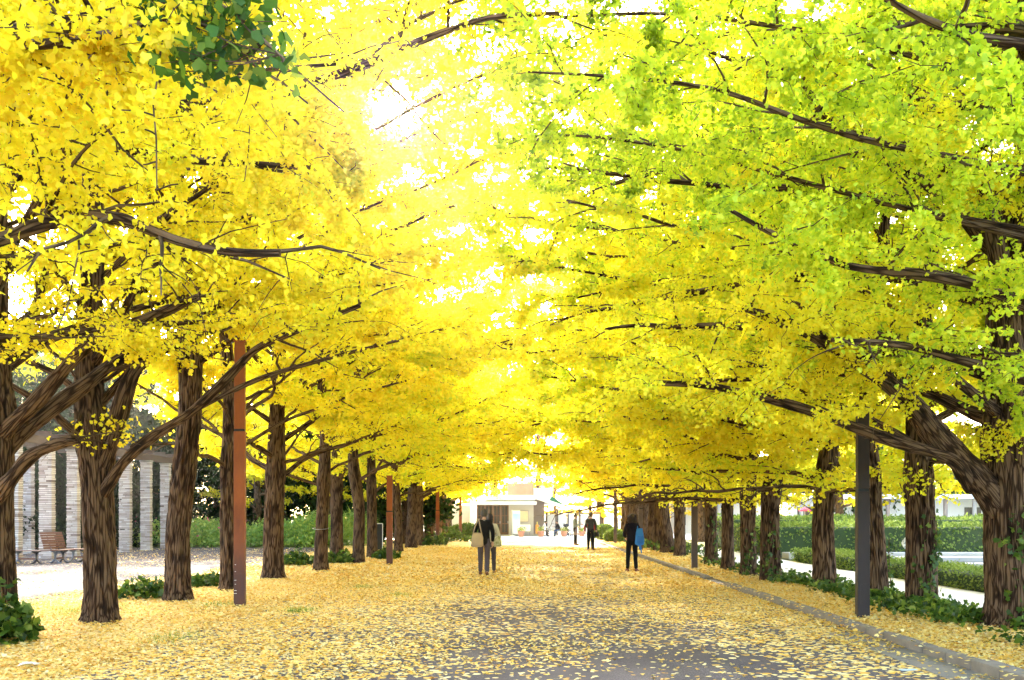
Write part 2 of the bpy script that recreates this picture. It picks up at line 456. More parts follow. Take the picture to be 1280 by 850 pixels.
# kerb stones along the right edge: separate blocks, a break at the drain
M_KERB = plain('kerb_stone', (.26, .22, .185), .85, .35, 5, .5)
M_CONC = plain('concrete', (.36, .33, .30), .85, .2, 3, .3)
kb = MA(); kr = random.Random(5); y = 4.0
while y < 63:
    L = .6
    if 21.6 < y < 24.4 : y += .61; continue
    big = y < 9.4
    w = .22 if big else .145
    kb.box((4.52 + w / 2 + kr.uniform(-.006, .006), y + L / 2, .045 + (0.012 if big else 0) + kr.uniform(-.004, .004)), (w, L - .012, .13), 0, kr.uniform(-.006, .006))
    y += L
k = tag(obj('kerb', kb, M_KERB, flat=True), kind='structure'); bevel(k, .012)
dr = MA(); dr.box((5.15, 22.0, .045), (1.25, .35, .09)); dr.box((4.95, 24.25, .045), (1.0, .3, .09)); dr.box((4.62, 23.1, .02), (.2, 1.9, .05))
k = tag(obj('drain_surround', dr, M_KERB, flat=True), kind='structure'); bevel(k, .015)
gu = MA(); gu.grid(4.05, 4.52, 4, 13.2, .017); tag(obj('gutter', gu, plain('gutter_stone', (.27, .24, .215), .85, .3, 7, .4)), kind='structure')

# fallen leaves: ground cover nobody could count
fl = MA()
def scatter(n, x0, x1, y0, y1, z, smin, smax, shape, seed, dens=None, tilt=.35, power=1.0):
    r = np.random.default_rng(seed)
    u = r.uniform(0, 1, n) ** power
    P = np.stack([r.uniform(x0, x1, n), y0 + (y1 - y0) * u, np.full(n, z) + r.uniform(.004, .022, n)], -1)
    if dens is not None: P = P[r.uniform(0, 1, n) < dens(P)]
    k = len(P)
    tint = np.clip(r.beta(2.2, 1.6, k) + .25 * (fbm(P * .6, 8, 2) - .5), 0, 1)
    tint[r.uniform(0, 1, k) < .1] *= .3
    # lie nearly flat: direction in plane, normal near up
    d = r.normal(size=(k, 3)); d[:, 2] *= .16; d /= np.linalg.norm(d, axis=1)[:, None]
    up = np.array([0, 0, 1.]) + r.normal(size=(k, 3)) * tilt * .6
    nn = up - d * np.sum(up * d, axis=1)[:, None]; nn /= np.linalg.norm(nn, axis=1)[:, None]
    x = np.cross(d, nn); tpl, zz = LEAF[shape]
    s = r.uniform(smin, smax, k); curl = r.uniform(-.5, 2.0, k)
    V = P[:, None] + s[:, None, None] * (tpl[None, :, 0, None] * x[:, None] + tpl[None, :, 1, None] * d[:, None] + (zz[None] * curl[:, None])[..., None] * nn[:, None])
    kk = len(tpl)
    fl.add(V.reshape(-1, 3), np.arange(k * kk).reshape(k, kk), 0, tint=np.repeat(tint, kk))
def dpath(P):
    n = fbm(P * np.array([.45, .45, 0]) + 5, 21, 3); n2 = fbm(P * np.array([1.7, 1.7, 0]) + 9, 22, 2)
    side = np.clip((np.abs(P[:, 0] - .9) - 1.0) / 3.0, 0, 1)
    return np.clip(.07 + .60 * side + np.clip((P[:, 1] - 9) / 17, 0, 1) * .30 + (n - .5) * 1.5 + (n2 - .5) * .7, .05, 1)
scatter(80000, -4.6, 4.5, 5.5, 24, .012, .034, .062, 'fan', 1, dpath, power=1.3)
scatter(30000, -4.6, 4.5, 22, 50, .012, .07, .12, 'fan4', 2, dpath, power=1.2)
scatter(66000, -9.4, -4.3, 8, 26, .005, .034, .062, 'fan', 3, lambda P: np.clip((P[:, 0] + 9.6) / 1.2, 0, 1) * np.clip(.35 + 1.2 * (fbm(P * .6, 3, 3) - .2), .2, 1), power=1.2)
scatter(16000, -9.0, -4.3, 26, 55, .005, .07, .12, 'fan4', 4)
scatter(20000, 4.68, 6.75, 8, 25, .082, .034, .064, 'fan', 5, lambda P: np.clip(1.15 - (P[:, 0] - 4.7) / 2.6, .1, 1), power=1.2)
scatter(8000, 4.68, 6.75, 25, 60, .082, .07, .12, 'fan4', 6)
scatter(5000, -26, -9, 20, 48, .004, .05, .08, 'fan4', 7, lambda P: fbm(P * .4, 3, 3) > .52)
scatter(220, 4.3, 4.75, 6, 22, .115, .045, .07, 'fan', 8)
tag(obj('fallen_leaves', fl, FALLEN), 'yellow fallen ginkgo leaves strewn over the path and verges', kind='stuff')

# small grass tufts showing between the leaves
gt = MA(); gr_ = np.random.default_rng(4)
for cx, cy, rr, n in [(at(374, 765) + (.28, 500)), (at(100, 765) + (.7, 900)), (at(60, 757) + (.8, 900)), (at(270, 757) + (.4, 350)), (at(215, 800) + (.4, 300)), (at(455, 735) + (.35, 300)), (at(500, 745) + (.3, 250))]:
    P = np.stack([gr_.normal(cx, rr * .5, n), gr_.normal(cy, rr * .8, n), np.zeros(n)], -1)
    gt.leaves(P, gr_.uniform(.04, .10, n), gr_, gr_.uniform(.3, 1, n), 0, 'blade', down=-2.5)
tag(obj('grass', gt, GRASSLEAF), 'short green grass tufts poking through the leaves', kind='stuff')

# ------------------------------------------------------------------ ivy
iv = MA(); ir = np.random.default_rng(9)
def ivy_patch(n, fx, fy, hmax, s0=.06, s1=.11):
    P = np.stack([fx(ir, n), fy(ir, n), np.zeros(n)], -1)
    hm = .35 + .9 * fbm(P * np.array([1.6, 1.6, 0]) + 3, 5, 3)
    P[:, 2] = .07 + ir.beta(1.6, 1.4, n) * hmax * hm
    ok = fbm(P * np.array([.9, .9, 0]) + 11, 7, 2) > .44
    P = P[ok]; k = len(P)
    iv.leaves(P, ir.uniform(s0, s1, k), ir, np.clip(ir.beta(2, 2.0, k) + (P[:, 2] - .15) * .6, 0, 1), 0, 'ivy', down=.1, up=1.2)
ivy_patch(6500, lambda r, n: np.clip(r.normal(6.3, .30, n), 5.5, 6.95), lambda r, n: r.uniform(9.5, 22.5, n), .22)
ivy_patch(1500, lambda r, n: np.clip(r.normal(6.3, .3, n), 5.6, 6.9), lambda r, n: r.uniform(22, 34, n), .22, .07, .12)
ivy_patch(2200, lambda r, n: np.clip(r.normal(6.5, .5, n), 5.4, 7.6), lambda r, n: r.uniform(38, 56, n), .5, .1, .18)
ground_ivy = tag(obj('ivy', iv, IVYLEAF), 'dark green ivy ground cover at the feet of the trees', kind='stuff')

def plant_clump(name, label, cat, x, y, rx, ry, h, n, s, mat, group=None, shape='ivy', seed=0, up=1.0):
    g = MA(); r = np.random.default_rng(seed)
    a = r.uniform(0, 2 * PI, n); q = np.sqrt(r.uniform(0, 1, n))
    P = np.stack([np.cos(a) * q * rx, np.sin(a) * q * ry, 0 * a], -1)
    P[:, 2] = .02 + r.beta(1.5, 1.3, n) * h * (1.15 - q * .8) * (.5 + fbm(P * 4 + seed, seed, 2))
    g.leaves(P, r.uniform(s * .6, s, n), r, np.clip(r.beta(2, 2.2, n), 0, 1), 0, shape, down=.1, up=up)
    st = 24
    a = r.uniform(0, 2 * PI, st); Q = np.zeros((st, 3, 3)); Q[:, 0, 2] = .0
    Q[:, 2, 0] = np.cos(a) * rx * .7; Q[:, 2, 1] = np.sin(a) * ry * .7; Q[:, 2, 2] = h * .5; Q[:, 1] = Q[:, 2] * .5; Q[:, 1, 2] = h * .4
    g.tubes(Q, np.full((st, 3), .006), 3, 1)
    o = obj(name, g, [mat, BARK2]); o.location = (x, y, 0)
    return tag(o, label, cat, group)
for i, (px, py, rx, ry, h, n, lab) in enumerate([
        (180, 748, .55, .5, .42, 420, 'low ivy clump left of the trunk behind the plank bench side'),
        (258, 733, .45, .4, .30, 260, 'small ivy clump between the second and third trunk of the left row'),
        (-2, 803, .45, .5, .62, 420, 'ivy tuft cut by the left picture edge at a trunk foot'),
        (370, 707, .7, .5, .42, 420, 'round leafy clump right of the trunk behind the rusty post'),
        (424, 704, .6, .5, .42, 360, 'leafy clump at the foot of the paired grey trunks'),
        (484, 699, .5, .6, .5, 300, 'leafy clump beside the second rusty lamp post'),
        (535, 682, 1.1, .9, .8, 500, 'spreading leafy clump beside the third rusty lamp post'),
        (560, 677, 1.6, 1.2, .9, 500, 'tall leafy clump at the far end of the left tree row')]):
    x, y = at(px, py)
    lab = ['low ivy clump at a trunk foot two trunks left of the tallest rusty post',
           'small ivy sprig between two trunks just left of the tallest rusty post'][i] if i < 2 else lab
    plant_clump('ivy_clump', lab, 'plant', x, y, rx, ry, h, n, .13 + .02 * i / 2, IVYLEAF, 'leafy clumps in the left tree row', seed=30 + i)
# ------------------------------------------------------------------ ginkgo trees
def rot_about(v, ax, a):
    return np.array(Matrix.Rotation(a, 3, Vector(ax)) @ Vector(v))

def grow(r, start, az, el0, el1, L, n=9, wig=.12):
    P = [np.array(start, float)]; st = L / (n - 1); a = az; w = 0
    for i in range(1, n):
        t = i / (n - 1)
        el = el0 + (el1 - el0) * (t ** .8) + r.normal(0, wig * .6)
        w = .6 * w + r.normal(0, wig)
        a = az + w
        P.append(P[-1] + st * np.array([math.cos(a) * math.cos(el), math.sin(a) * math.cos(el), math.sin(el)]))
    return np.array(P)

def resample(P, n):
    P = np.asarray(P, float); d = np.concatenate(([0], np.cumsum(np.linalg.norm(np.diff(P, axis=0), axis=1))))
    t = np.linspace(0, d[-1], n)
    # smooth (Catmull-like): linear resample then a relaxing pass
    Q = np.stack([np.interp(t, d, P[:, k]) for k in range(P.shape[1])], -1)
    for _ in range(2):
        Q[1:-1] = .25 * Q[:-2] + .5 * Q[1:-1] + .25 * Q[2:]
    return Q

def gap_keep(W, r):
    """leaf positions (world) thinned in a cone from the camera to the sun, shaping a bright gap"""
    keep = np.ones(len(W), bool)
    d = W - np.array([0, 0, CH]); L = np.linalg.norm(d, axis=1)
    c = (d @ SUND) / L
    ang = np.degrees(np.arccos(np.clip(c, -1, 1)))
    keep &= ~((ang < 1.0 + 1.5 * fbm(W * .8 + 3, 4, 2)) & (r.uniform(0, 1, len(W)) < .93))  # opening shaped on the sun line so bright sky shows through
    keep &= L > np.where(W[:, 0] < -.5, 5.0, 4.2)
    keep &= W[:, 1] > 2.6
    return keep

def ginkgo_mesh(seed, r0, H, fork, limbs=None, nl=13, el=(36, 8), leafstart=.35, dens=1.0, leaf=.075, shape='fan', hi=True, reach=6.0, base=(0, 0), side=1, hang=0, low_twigs=.0, rz=0.0, hgreen=0.0, bare=0, tintc=.45, nsub=1.0, lean=0.0, minz=(2.3, 3.4)):
    """returns trunk MA and crown MA in local coordinates: side=+1 means the path lies towards +X"""
    r = np.random.default_rng(seed)
    T, C = MA(), MA()
    n = 150 if hi else 26
    zz = np.concatenate([np.linspace(-.1, fork + 1.2, int(n * .75)), np.linspace(fork + 1.3, H, max(6, n // 4))])
    wob = np.stack([fbm(np.stack([zz * .28, 0 * zz + seed, 0 * zz], -1), seed, 2) - .5, fbm(np.stack([zz * .28, 0 * zz + seed + 7.3, 0 * zz], -1), seed + 3, 2) - .5], -1)
    wob -= wob[0]
    P = np.stack([wob[:, 0] * (.25 + .05 * zz) + lean * zz, wob[:, 1] * (.25 + .05 * zz), zz], -1)
    tz = np.clip(zz / H, 0, 1)
    rad = r0 * np.where(zz < fork, 1 - .16 * np.clip(zz / fork, 0, 1), .84 * np.clip(1 - (zz - fork) / (H - fork), .0, 1) ** .9 + .008)
    rad = rad * (1 + .30 * np.exp(-np.clip(zz, 0, 9) / .14)) 
    rad = rad * (1 + .16 * np.exp(-((zz - fork) / .35) ** 2))
    T.tube(P, rad, 72 if hi else 14, 0, True, .05 if hi else .02, True, seed)
    axis = lambda z: np.array([np.interp(z, zz, P[:, 0]), np.interp(z, zz, P[:, 1]), z])
    L = []                                            # limbs: (points, r_start, r_end, leafstart)
    for q in (limbs or []):
        pts, ra, rb, ls = q
        L.append((resample(pts, max(10, 4 * len(pts))), ra, rb, ls, True))
    golden = r.uniform(0, 6.28)
    for i in range(nl):
        t = (i + r.uniform(-.3, .3)) / max(1, nl - 1); t = min(max(t, 0), 1)
        z = fork * .93 + (H * .93 - fork) * t ** 1.05
        golden += 2.39996 + r.normal(0, .3)
        az = golden
        # lengths: long towards the path and away, short along the row
        cx = math.cos(az)
        ln = (.50 + .50 * abs(cx)) * reach * (.62 + .38 * min(1, t / .30)) * (1.0 - .14 * t ** 2.5) * r.uniform(.8, 1.1)
        if cx < 0: ln *= .75
        e0 = R(el[0] + r.normal(0, 8) + 12 * t); e1 = R(el[1] + r.normal(0, 7) + 8 * t)
        G = grow(r, axis(z), az if side > 0 else PI - az, e0, e1, ln, 13, .17)
        ra = r0 * (.29 - .15 * t) * r.uniform(.8, 1.15)
        L.append((G, ra, .014, leafstart * (1 - .5 * t), False))
    for i in range(bare):                             # bare crooked limbs that only leaf out at their tips
        z = fork * r.uniform(.95, 1.1) + r.uniform(0, 3.2)
        az = r.choice([0, 0, PI, .9, -.9]) + r.normal(0, .45)
        G = grow(r, axis(z), az if side > 0 else PI - az, R(r.uniform(15, 50)), R(r.uniform(18, 40)), r.uniform(2.6, 5.2), 14, .26)
        L.append((G, r.uniform(.022, .05), .007, .72, False))
        for k in range(3):
            q = G[r.integers(3, 10)]
            G2 = grow(r, q, az + r.normal(0, .8), R(r.uniform(15, 60)), R(25), r.uniform(.8, 2.2), 9, .28)
            L.append((G2, .016, .005, .7, False))
    L.append((np.stack([axis(z) for z in np.linspace(H * .62, H, 8)]), .04, .01, .1, False))
    tw, twr, leafP = [], [], []
    subsP, subsR = [], []
    for (G, ra, rb, ls, custom) in L:
        m = len(G)
        tt = np.linspace(0, 1, m)
        rad = rb + (ra - rb) * (1 - tt) ** .85
        rad = rad * (1 + .10 * np.sin(tt * 23 + seed) * (ra > .05))
        sides = (26 if hi and ra > .07 else 12 if ra > .05 else 7) if hi else 6
        Gd = resample(G, m * (4 if hi and ra > .05 else 1)) if hi and ra > .05 else G
        rd = np.interp(np.linspace(0, 1, len(Gd)), tt, rad)
        T.tube(Gd, rd, sides, 0, True, .03 if hi and ra > .05 else 0, True, seed + int(ra * 1000))
        Ln = np.sum(np.linalg.norm(np.diff(G, axis=0), axis=1))
        ns = max(3, int(Ln * 2.6 * nsub))
        for j in range(ns):
            t = ls + (1 - ls) * (j + r.uniform(0, 1)) / ns
            p = np.array([np.interp(t, tt, G[:, k]) for k in range(3)])
            i0 = min(m - 2, int(t * (m - 1))); d = G[i0 + 1] - G[i0]; d /= np.linalg.norm(d)
            s = 1 if j % 2 else -1
            dd = rot_about(d, (0, 0, 1), s * r.uniform(.5, 1.35)); dd[2] += r.normal(.05, .28); 
            sl = r.uniform(.5, 1.75) * (1 - .45 * t) * (Ln / 5.5) ** .5
            az = math.atan2(dd[1], dd[0]); e = math.asin(max(-.9, min(.95, dd[2] / np.linalg.norm(dd))))
            S = grow(r, p, az, e + .15, e - .2, sl, 6, .16)
            subsP.append(S); subsR.append(np.linspace(min(.02, rad[i0] * .6), .005, 6))
            nt_ = max(2, int(sl * 4.2))
            for k in range(nt_):
                u = .12 + .88 * (k + r.uniform(0, 1)) / nt_
                q = np.array([np.interp(u, np.linspace(0, 1, 6), S[:, c]) for c in range(3)])
                a2 = az + r.choice([-1, 1]) * r.uniform(.4, 1.4)
                tl = r.uniform(.22, .62)
                Q = grow(r, q, a2, r.normal(.05, .5), r.normal(-.25, .4), tl, 4, .2)
                tw.append(Q); twr.append(np.linspace(.0052, .0022, 4))
            leafP.append(S[1:])
        if hang:
            for j in range(int(hang * Ln)):
                t = ls + (1 - ls) * r.uniform(0, 1)
                p = np.array([np.interp(t, tt, G[:, k]) for k in range(3)])
                Q = grow(r, p, r.uniform(0, 6.28), R(-35), R(-72), r.uniform(.4, 1.15), 6, .3)
                subsP.append(Q); subsR.append(np.linspace(.008, .003, 6)); leafP.append(Q[1:])
                # spur shoots
                for u in np.linspace(.1, 1, 9):
                    q = np.array([np.interp(u, np.linspace(0, 1, 6), Q[:, c]) for c in range(3)])
                    K = grow(r, q, r.uniform(0, 6.28), .3, .0, r.uniform(.05, .16), 4, .1); tw.append(K); twr.append(np.linspace(.005, .004, 4))
    subsP = np.array(subsP); subsR = np.array(subsR); tw = np.array(tw); twr = np.array(twr)
    C.tubes(subsP, subsR, 4 if hi else 3, 1)
    if hi or dens > .3: C.tubes(tw, twr * (1 if hi else 1.5), 3, 1)
    # leaf clusters along the twigs and sub-branches
    per = 27 * dens
    k = int(len(tw) * per)
    ti = r.integers(0, len(tw), k); u = r.uniform(0.05, 1.05, k) * 3; a = np.clip(u.astype(int), 0, 2); f = u - a
    LP = tw[ti, a] * (1 - f)[:, None] + tw[ti, a + 1] * f[:, None]
    k2 = int(len(subsP) * 22 * dens)
    si = r.integers(0, len(subsP), k2); u = r.uniform(.1, 1, k2) * 5; a = np.clip(u.astype(int), 0, 4); f = u - a
    LP2 = subsP[si, a] * (1 - f)[:, None] + subsP[si, a + 1] * f[:, None]
    LP = np.concatenate([LP, LP2]); 
    clump = r.normal(size=LP.shape) * (.045 + .02 * (leaf / .075 - 1))
    LP = LP + clump
    LP[:, 2] -= .02
    q = np.clip((LP[:, 0] * side - .6) / 2.6, 0, 1)
    LP = LP[LP[:, 2] + .22 * r.normal(size=len(LP)) > minz[0] + (minz[1] - minz[0]) * q]
    if low_twigs:
        cs = np.array([axis(fork) + np.array([side * r.uniform(-.2, .75), -r.uniform(.2, .5), r.uniform(-.15, .3)]) for _ in range(7)]); ci = r.integers(0, 7, int(low_twigs) * 2); q = r.normal(size=(len(ci), 3)) * np.array([.13, .13, .09]); LP = np.concatenate([LP, cs[ci] + q])
        for c0 in cs: C.tubes(np.array([[axis(fork) * (1 - u) + c0 * u for u in np.linspace(.3, 1.1, 4)]]), np.full((1, 4), .006), 3, 1)
    W = np.array([[math.cos(rz), -math.sin(rz), 0], [math.sin(rz), math.cos(rz), 0], [0, 0, 1]])
    if hi: LP = LP[gap_keep(LP @ W.T + np.array([base[0], base[1], 0]), r)]
    N_ = len(LP)
    tint = np.clip(tintc + hgreen * np.clip(LP[:, 2] - 4.2, 0, 4) + r.normal(0, .10, N_) + .35 * (fbm(LP * .7 + seed, seed, 2) - .5), 0, 1)
    C.leaves(LP, r.uniform(.72, 1.15, N_) * leaf, r, tint, 0, shape, down=.45)
    return T, C

GRP = {-1: 'ginkgo trees of the left row', 1: 'ginkgo trees of the right row'}
def place_ginkgo(label, x, y, T, C, side, rz=0.0, s=1.0, hue=.5, meshes=None):
    t = thing('ginkgo_tree', label, 'tree', (x, y, 0), rz, GRP[side]); t.scale = (s, s, s)
    if meshes is None: meshes = (T.mesh('trunk', [BARK]), C.mesh('crown', [GINKGO, BARK2]))
    a = link(bpy.data.objects.new('trunk', meshes[0]), t); b = link(bpy.data.objects.new('crown', meshes[1]), t)
    b.color = (hue, 0, 0, 1)
    return t, a, b
def trunk_ivy(t, r0, h, n, seed, a0=-2.6, a1=-.3):
    g = MA(); r = np.random.default_rng(seed)
    th = r.uniform(a0, a1, n); z = r.beta(1.1, 2.0, n) * h
    stem = .5 * np.sin(z * 2.1 + seed) + (a0 + a1) / 2
    th = np.where(r.uniform(0, 1, n) < .65, stem + r.normal(0, .22, n), th)
    rr = r0 * (1 - .06 * z) * (1 + .35 * np.exp(-z / .16)) + .03
    P = np.stack([np.cos(th) * rr, np.sin(th) * rr, z + .1], -1)
    g.leaves(P, r.uniform(.05, .10, n), r, r.beta(2, 2, n), 0, 'ivy', down=.5, nrm=np.stack([np.cos(th), np.sin(th), 0 * th], -1) * 1.4)
    Z = np.linspace(0, h * .95, 14); sth = .5 * np.sin(Z * 2.1 + seed) + (a0 + a1) / 2; rr = r0 * (1 - .06 * Z) * (1 + .35 * np.exp(-Z / .16)) + .012
    g.tube(np.stack([np.cos(sth) * rr, np.sin(sth) * rr, Z], -1), .009, 5, 1, True)
    return obj('ivy', g, [IVYLEAF, BARK2], t)

def rel(pts, base):           # picture-measured limb points (px, py, depth) -> metres from the trunk's foot
    return np.array([np.array(pt(*p)) - np.array([base[0], base[1], 0]) for p in pts])

# --- near trees, each with its own limbs
# left row
b = (-6.9, 13.0); Z = 13.0
T, C = ginkgo_mesh(101, .30, 11.5, 2.9, [
    (rel([(-18, 650, Z), (0, 615, Z - .3), (38, 568, Z - .6), (72, 553, Z - .8), (98, 549, Z - .9)], b), .11, .055, .9),
    (rel([(-16, 600, Z), (0, 565, Z + .2), (62, 512, Z + .5), (108, 480, Z + .8), (150, 446, Z + 1.2), (240, 421, Z + 2.0), (330, 385, Z + 2.6)], b), .12, .04, .5),
    (rel([(-18, 575, Z), (10, 532, Z - .2), (45, 503, Z - .4), (85, 455, Z - .6), (122, 418, Z - .8), (190, 396, Z - 1.2), (250, 370, Z - 1.6)], b), .11, .04, .5),
    (rel([(-16, 520, Z), (2, 460, Z), (20, 408, Z + .3), (40, 398, Z + .6), (60, 330, Z + 1)], b), .10, .04, .5),
    ], bare=5, nl=20, el=(46, 14), leafstart=.45, dens=1.5, minz=(3.9, 4.2), base=b, side=1, reach=7.0, tintc=.42)
t1, _, _ = place_ginkgo('ginkgo cut by the left picture edge, thick limbs forking right', b[0], b[1], T, C, -1, hue=.46)
trunk_ivy(t1, .32, 1.0, 90, 4, -1.8, .2)

b = (-6.2, 14.7); Z = 14.7
T, C = ginkgo_mesh(102, .225, 11.8, 2.75, [
    (rel([(126, 590, Z), (142, 545, Z - .1), (152, 505, Z - .2), (165, 465, Z - .2), (190, 438, Z - .1), (238, 422, Z), (268, 404, Z + .3), (330, 372, Z + .8)], b), .135, .045, .75),
    (rel([(125, 625, Z), (150, 582, Z - .3), (180, 552, Z - .6), (240, 516, Z - 1.0), (290, 468, Z - 1.3), (316, 436, Z - 1.5), (390, 405, Z - 1.9), (450, 382, Z - 2.1)], b), .085, .025, .72),
    (rel([(165, 560, Z - .5), (215, 528, Z - .6), (265, 500, Z - .6), (330, 470, Z - .5), (420, 445, Z - .2), (500, 425, Z + .3)], b), .05, .02, .55),
    (rel([(112, 480, Z), (125, 430, Z), (165, 380, Z + .3), (205, 330, Z + .5)], b), .10, .05, .5),
    ], bare=7, nl=20, el=(50, 16), leafstart=.5, dens=1.5, minz=(4.0, 4.0), base=b, side=1, reach=8.0, tintc=.42, low_twigs=70)
place_ginkgo('ginkgo with dark furrowed trunk and two crooked limbs, beside the slatted bench', b[0], b[1], T, C, -1, hue=.46)

# out-of-frame trees whose boughs fill the top of the picture
b = (-6.5, 9.4)
T, C = ginkgo_mesh(103, .28, 10.5, 2.8, [
    (rel([(-203, 300, 9.4), (-60, 220, 9.0), (80, 180, 8.8), (240, 200, 8.8), (390, 210, 8.8)], b), .08, .02, .3),
    ], nl=26, el=(34, 4), leafstart=.2, dens=2.1, nsub=1.15, base=b, side=1, leaf=.060, reach=8.4, hang=.7, tintc=.42, minz=(3.3, 3.5))
place_ginkgo('ginkgo left of the picture whose dark bough crosses the upper left', b[0], b[1], T, C, -1, hue=.44)
b = (-6.0, 6.3)
T, C = ginkgo_mesh(104, .28, 9.6, 2.8, [
    (rel([(-520, 160, 6.3), (-200, 90, 5.8), (0, 50, 5.3), (60, 36, 5.2), (150, 24, 5.1), (260, -15, 5.0)], b), .085, .045, .75),
    (rel([(-520, 200, 6.3), (-100, 60, 5.3), (30, 57, 4.95), (90, 55, 4.9), (162, 42, 4.85), (240, 10, 4.8)], b), .04, .022, .7),
    (rel([(-540, 420, 6.3), (-200, 350, 6.1), (-60, 322, 6.0), (0, 302, 5.9), (70, 272, 5.8), (150, 268, 5.7), (188, 290, 5.6), (222, 303, 5.6), (300, 318, 5.5), (350, 316, 5.5)], b), .075, .018, .5),
    (rel([(-60, 322, 6.0), (60, 272, 5.8), (72, 235, 5.7), (100, 190, 5.7), (150, 150, 5.6)], b), .02, .006, .5),
    (rel([(-520, 300, 6.3), (-200, 250, 6.9), (0, 160, 7.0), (140, 110, 7.1), (300, 90, 7.2), (420, 80, 7.4)], b), .05, .012, .3),
    ], nl=20, el=(38, 8), leafstart=.25, dens=1.5, leaf=.050, base=b, side=1, reach=7.0, hang=.8, tintc=.42, minz=(3.1, 3.1))
tg, _, _ = place_ginkgo('nearest left ginkgo, its twin boughs and green spray filling the top left corner', b[0], b[1], T, C, -1, hue=.44)
# the dark green spray that hangs in at the top
gs = MA(); r = np.random.default_rng(77); tw = []
stem = resample(rel([(120, -60, 5.0), (200, -30, 4.9), (290, 10, 4.8), (340, 60, 4.7), (400, 115, 4.65), (430, 140, 4.6)], b), 16)
gs.tube(stem, np.linspace(.012, .004, 16), 6, 1, True)
PP = []
for k in range(30):
    u = r.uniform(.05, .9); p = stem[int(u * 15)]
    tgt = np.array(pt(r.uniform(170, 375), r.uniform(-40, 95), r.uniform(4.5, 5.1))) - np.array([b[0], b[1], 0])
    Q = np.stack([p * (1 - s) + tgt * s + np.array([0, 0, -.05 * math.sin(s * 3.1)]) for s in np.linspace(0, 1, 4)]); tw.append(Q)
    for q in np.linspace(.45, 1, 6):
        PP.append(p * (1 - q) + tgt * q)
gs.tubes(np.array(tw), np.tile(np.linspace(.005, .002, 4), (len(tw), 1)), 3, 1)
PP = np.array(PP); PP = np.repeat(PP, 3, 0) + r.normal(size=(len(PP) * 3, 3)) * .05
gs.leaves(PP, r.uniform(.055, .09, len(PP)), r, np.clip(r.beta(1.6, 1.8, len(PP)) + .25 * (r.uniform(0, 1, len(PP)) < .2), 0, 1), 0, 'fan', down=.6)
tag(obj('green_spray', gs, [GREENLEAF, BARK2], tg), 'dark green spray of leaves')

# right row
b = (6.72, 13.5); Z = 13.5
T, C = ginkgo_mesh(201, .38, 11.8, 2.5, [
    (rel([(1266, 665, Z), (1246, 628, Z), (1218, 592, Z - .1), (1195, 568, Z - .3), (1172, 548, Z - .6), (1140, 505, Z - .9), (1105, 470, Z - 1.2), (1062, 442, Z - 1.6), (1000, 410, Z - 2.2), (930, 385, Z - 2.8)], b), .20, .03, .4),
    (rel([(1215, 610, Z), (1192, 572, Z - .5), (1130, 556, Z - .9), (1070, 535, Z - 1.2), (1010, 512, Z - 1.5), (955, 497, Z - 1.8), (880, 480, Z - 2.1), (790, 478, Z - 2.4)], b), .095, .02, .45),
    (rel([(1250, 520, Z), (1190, 470, Z - 1), (1130, 430, Z - 1.6), (1040, 400, Z - 2), (960, 365, Z - 2.3)], b), .08, .02, .35),
    (rel([(1262, 600, Z), (1266, 520, Z - .1), (1262, 450, Z - .2), (1258, 400, Z - .3), (1250, 330, Z - .4), (1230, 230, Z - .5)], b), .24, .09, .8),
    (rel([(1262, 640, Z), (1295, 600, Z - .1), (1340, 570, Z - .3), (1420, 530, Z - .4)], b), .12, .05, .6),
    ], nl=28, el=(25, -2), leafstart=.15, dens=2.3, nsub=1.2, base=b, side=-1, leaf=.058, reach=8.2, tintc=.46, hgreen=.035, minz=(2.2, 2.6), low_twigs=260)
t2, _, _ = place_ginkgo('massive ivy-clad ginkgo at the right picture edge, forked low', b[0], b[1], T, C, 1, hue=.50)
trunk_ivy(t2, .39, 1.9, 200, 8, -2.5, -.6)
b = (6.6, 10.6)
T, C = ginkgo_mesh(202, .30, 11.3, 2.9, [
    (rel([(1425, 470, 10.6), (1330, 400, 10.2), (1280, 378, 10.0), (1210, 352, 9.8), (1150, 342, 9.6), (1060, 335, 9.3), (960, 290, 9.0), (900, 255, 8.8)], b), .085, .012, .3),
    (rel([(1425, 520, 10.6), (1330, 490, 10.3), (1280, 476, 10.1), (1220, 455, 9.9), (1130, 430, 9.6), (1040, 425, 9.2)], b), .07, .02, .35),
    (rel([(1425, 250, 10.6), (1280, 215, 10.2), (1180, 195, 9.8), (1080, 175, 9.4), (1000, 150, 9.0), (900, 110, 8.6), (770, 95, 8.4), (660, 90, 8.3)], b), .05, .008, .3),
    (rel([(1425, 150, 10.6), (1250, 100, 10.3), (1050, 45, 9.8), (850, 15, 9.4), (690, 20, 9.2), (610, 35, 9.1)], b), .042, .008, .3),
    (rel([(1425, 330, 10.6), (1250, 290, 10.6), (1050, 240, 10.8), (850, 185, 11), (700, 165, 11.2), (620, 175, 11.4)], b), .042, .008, .3),
    ], nl=27, el=(34, 4), leafstart=.18, dens=2.5, nsub=1.2, base=b, side=-1, leaf=.057, reach=8.6, hang=.35, tintc=.71)
place_ginkgo('ginkgo right of the picture with yellow-green leaves over the right half', b[0], b[1], T, C, 1, hue=.54)
b = (6.4, 7.6)
T, C = ginkgo_mesh(203, .30, 10.5, 2.9, None, nl=25, el=(36, 6), leafstart=.2, dens=2.3, nsub=1.1, base=b, side=-1, leaf=.052, reach=7.8, hang=.3, tintc=.73)
place_ginkgo('nearest ginkgo right of the picture, lime leaves along the top', b[0], b[1], T, C, 1, hue=.54)

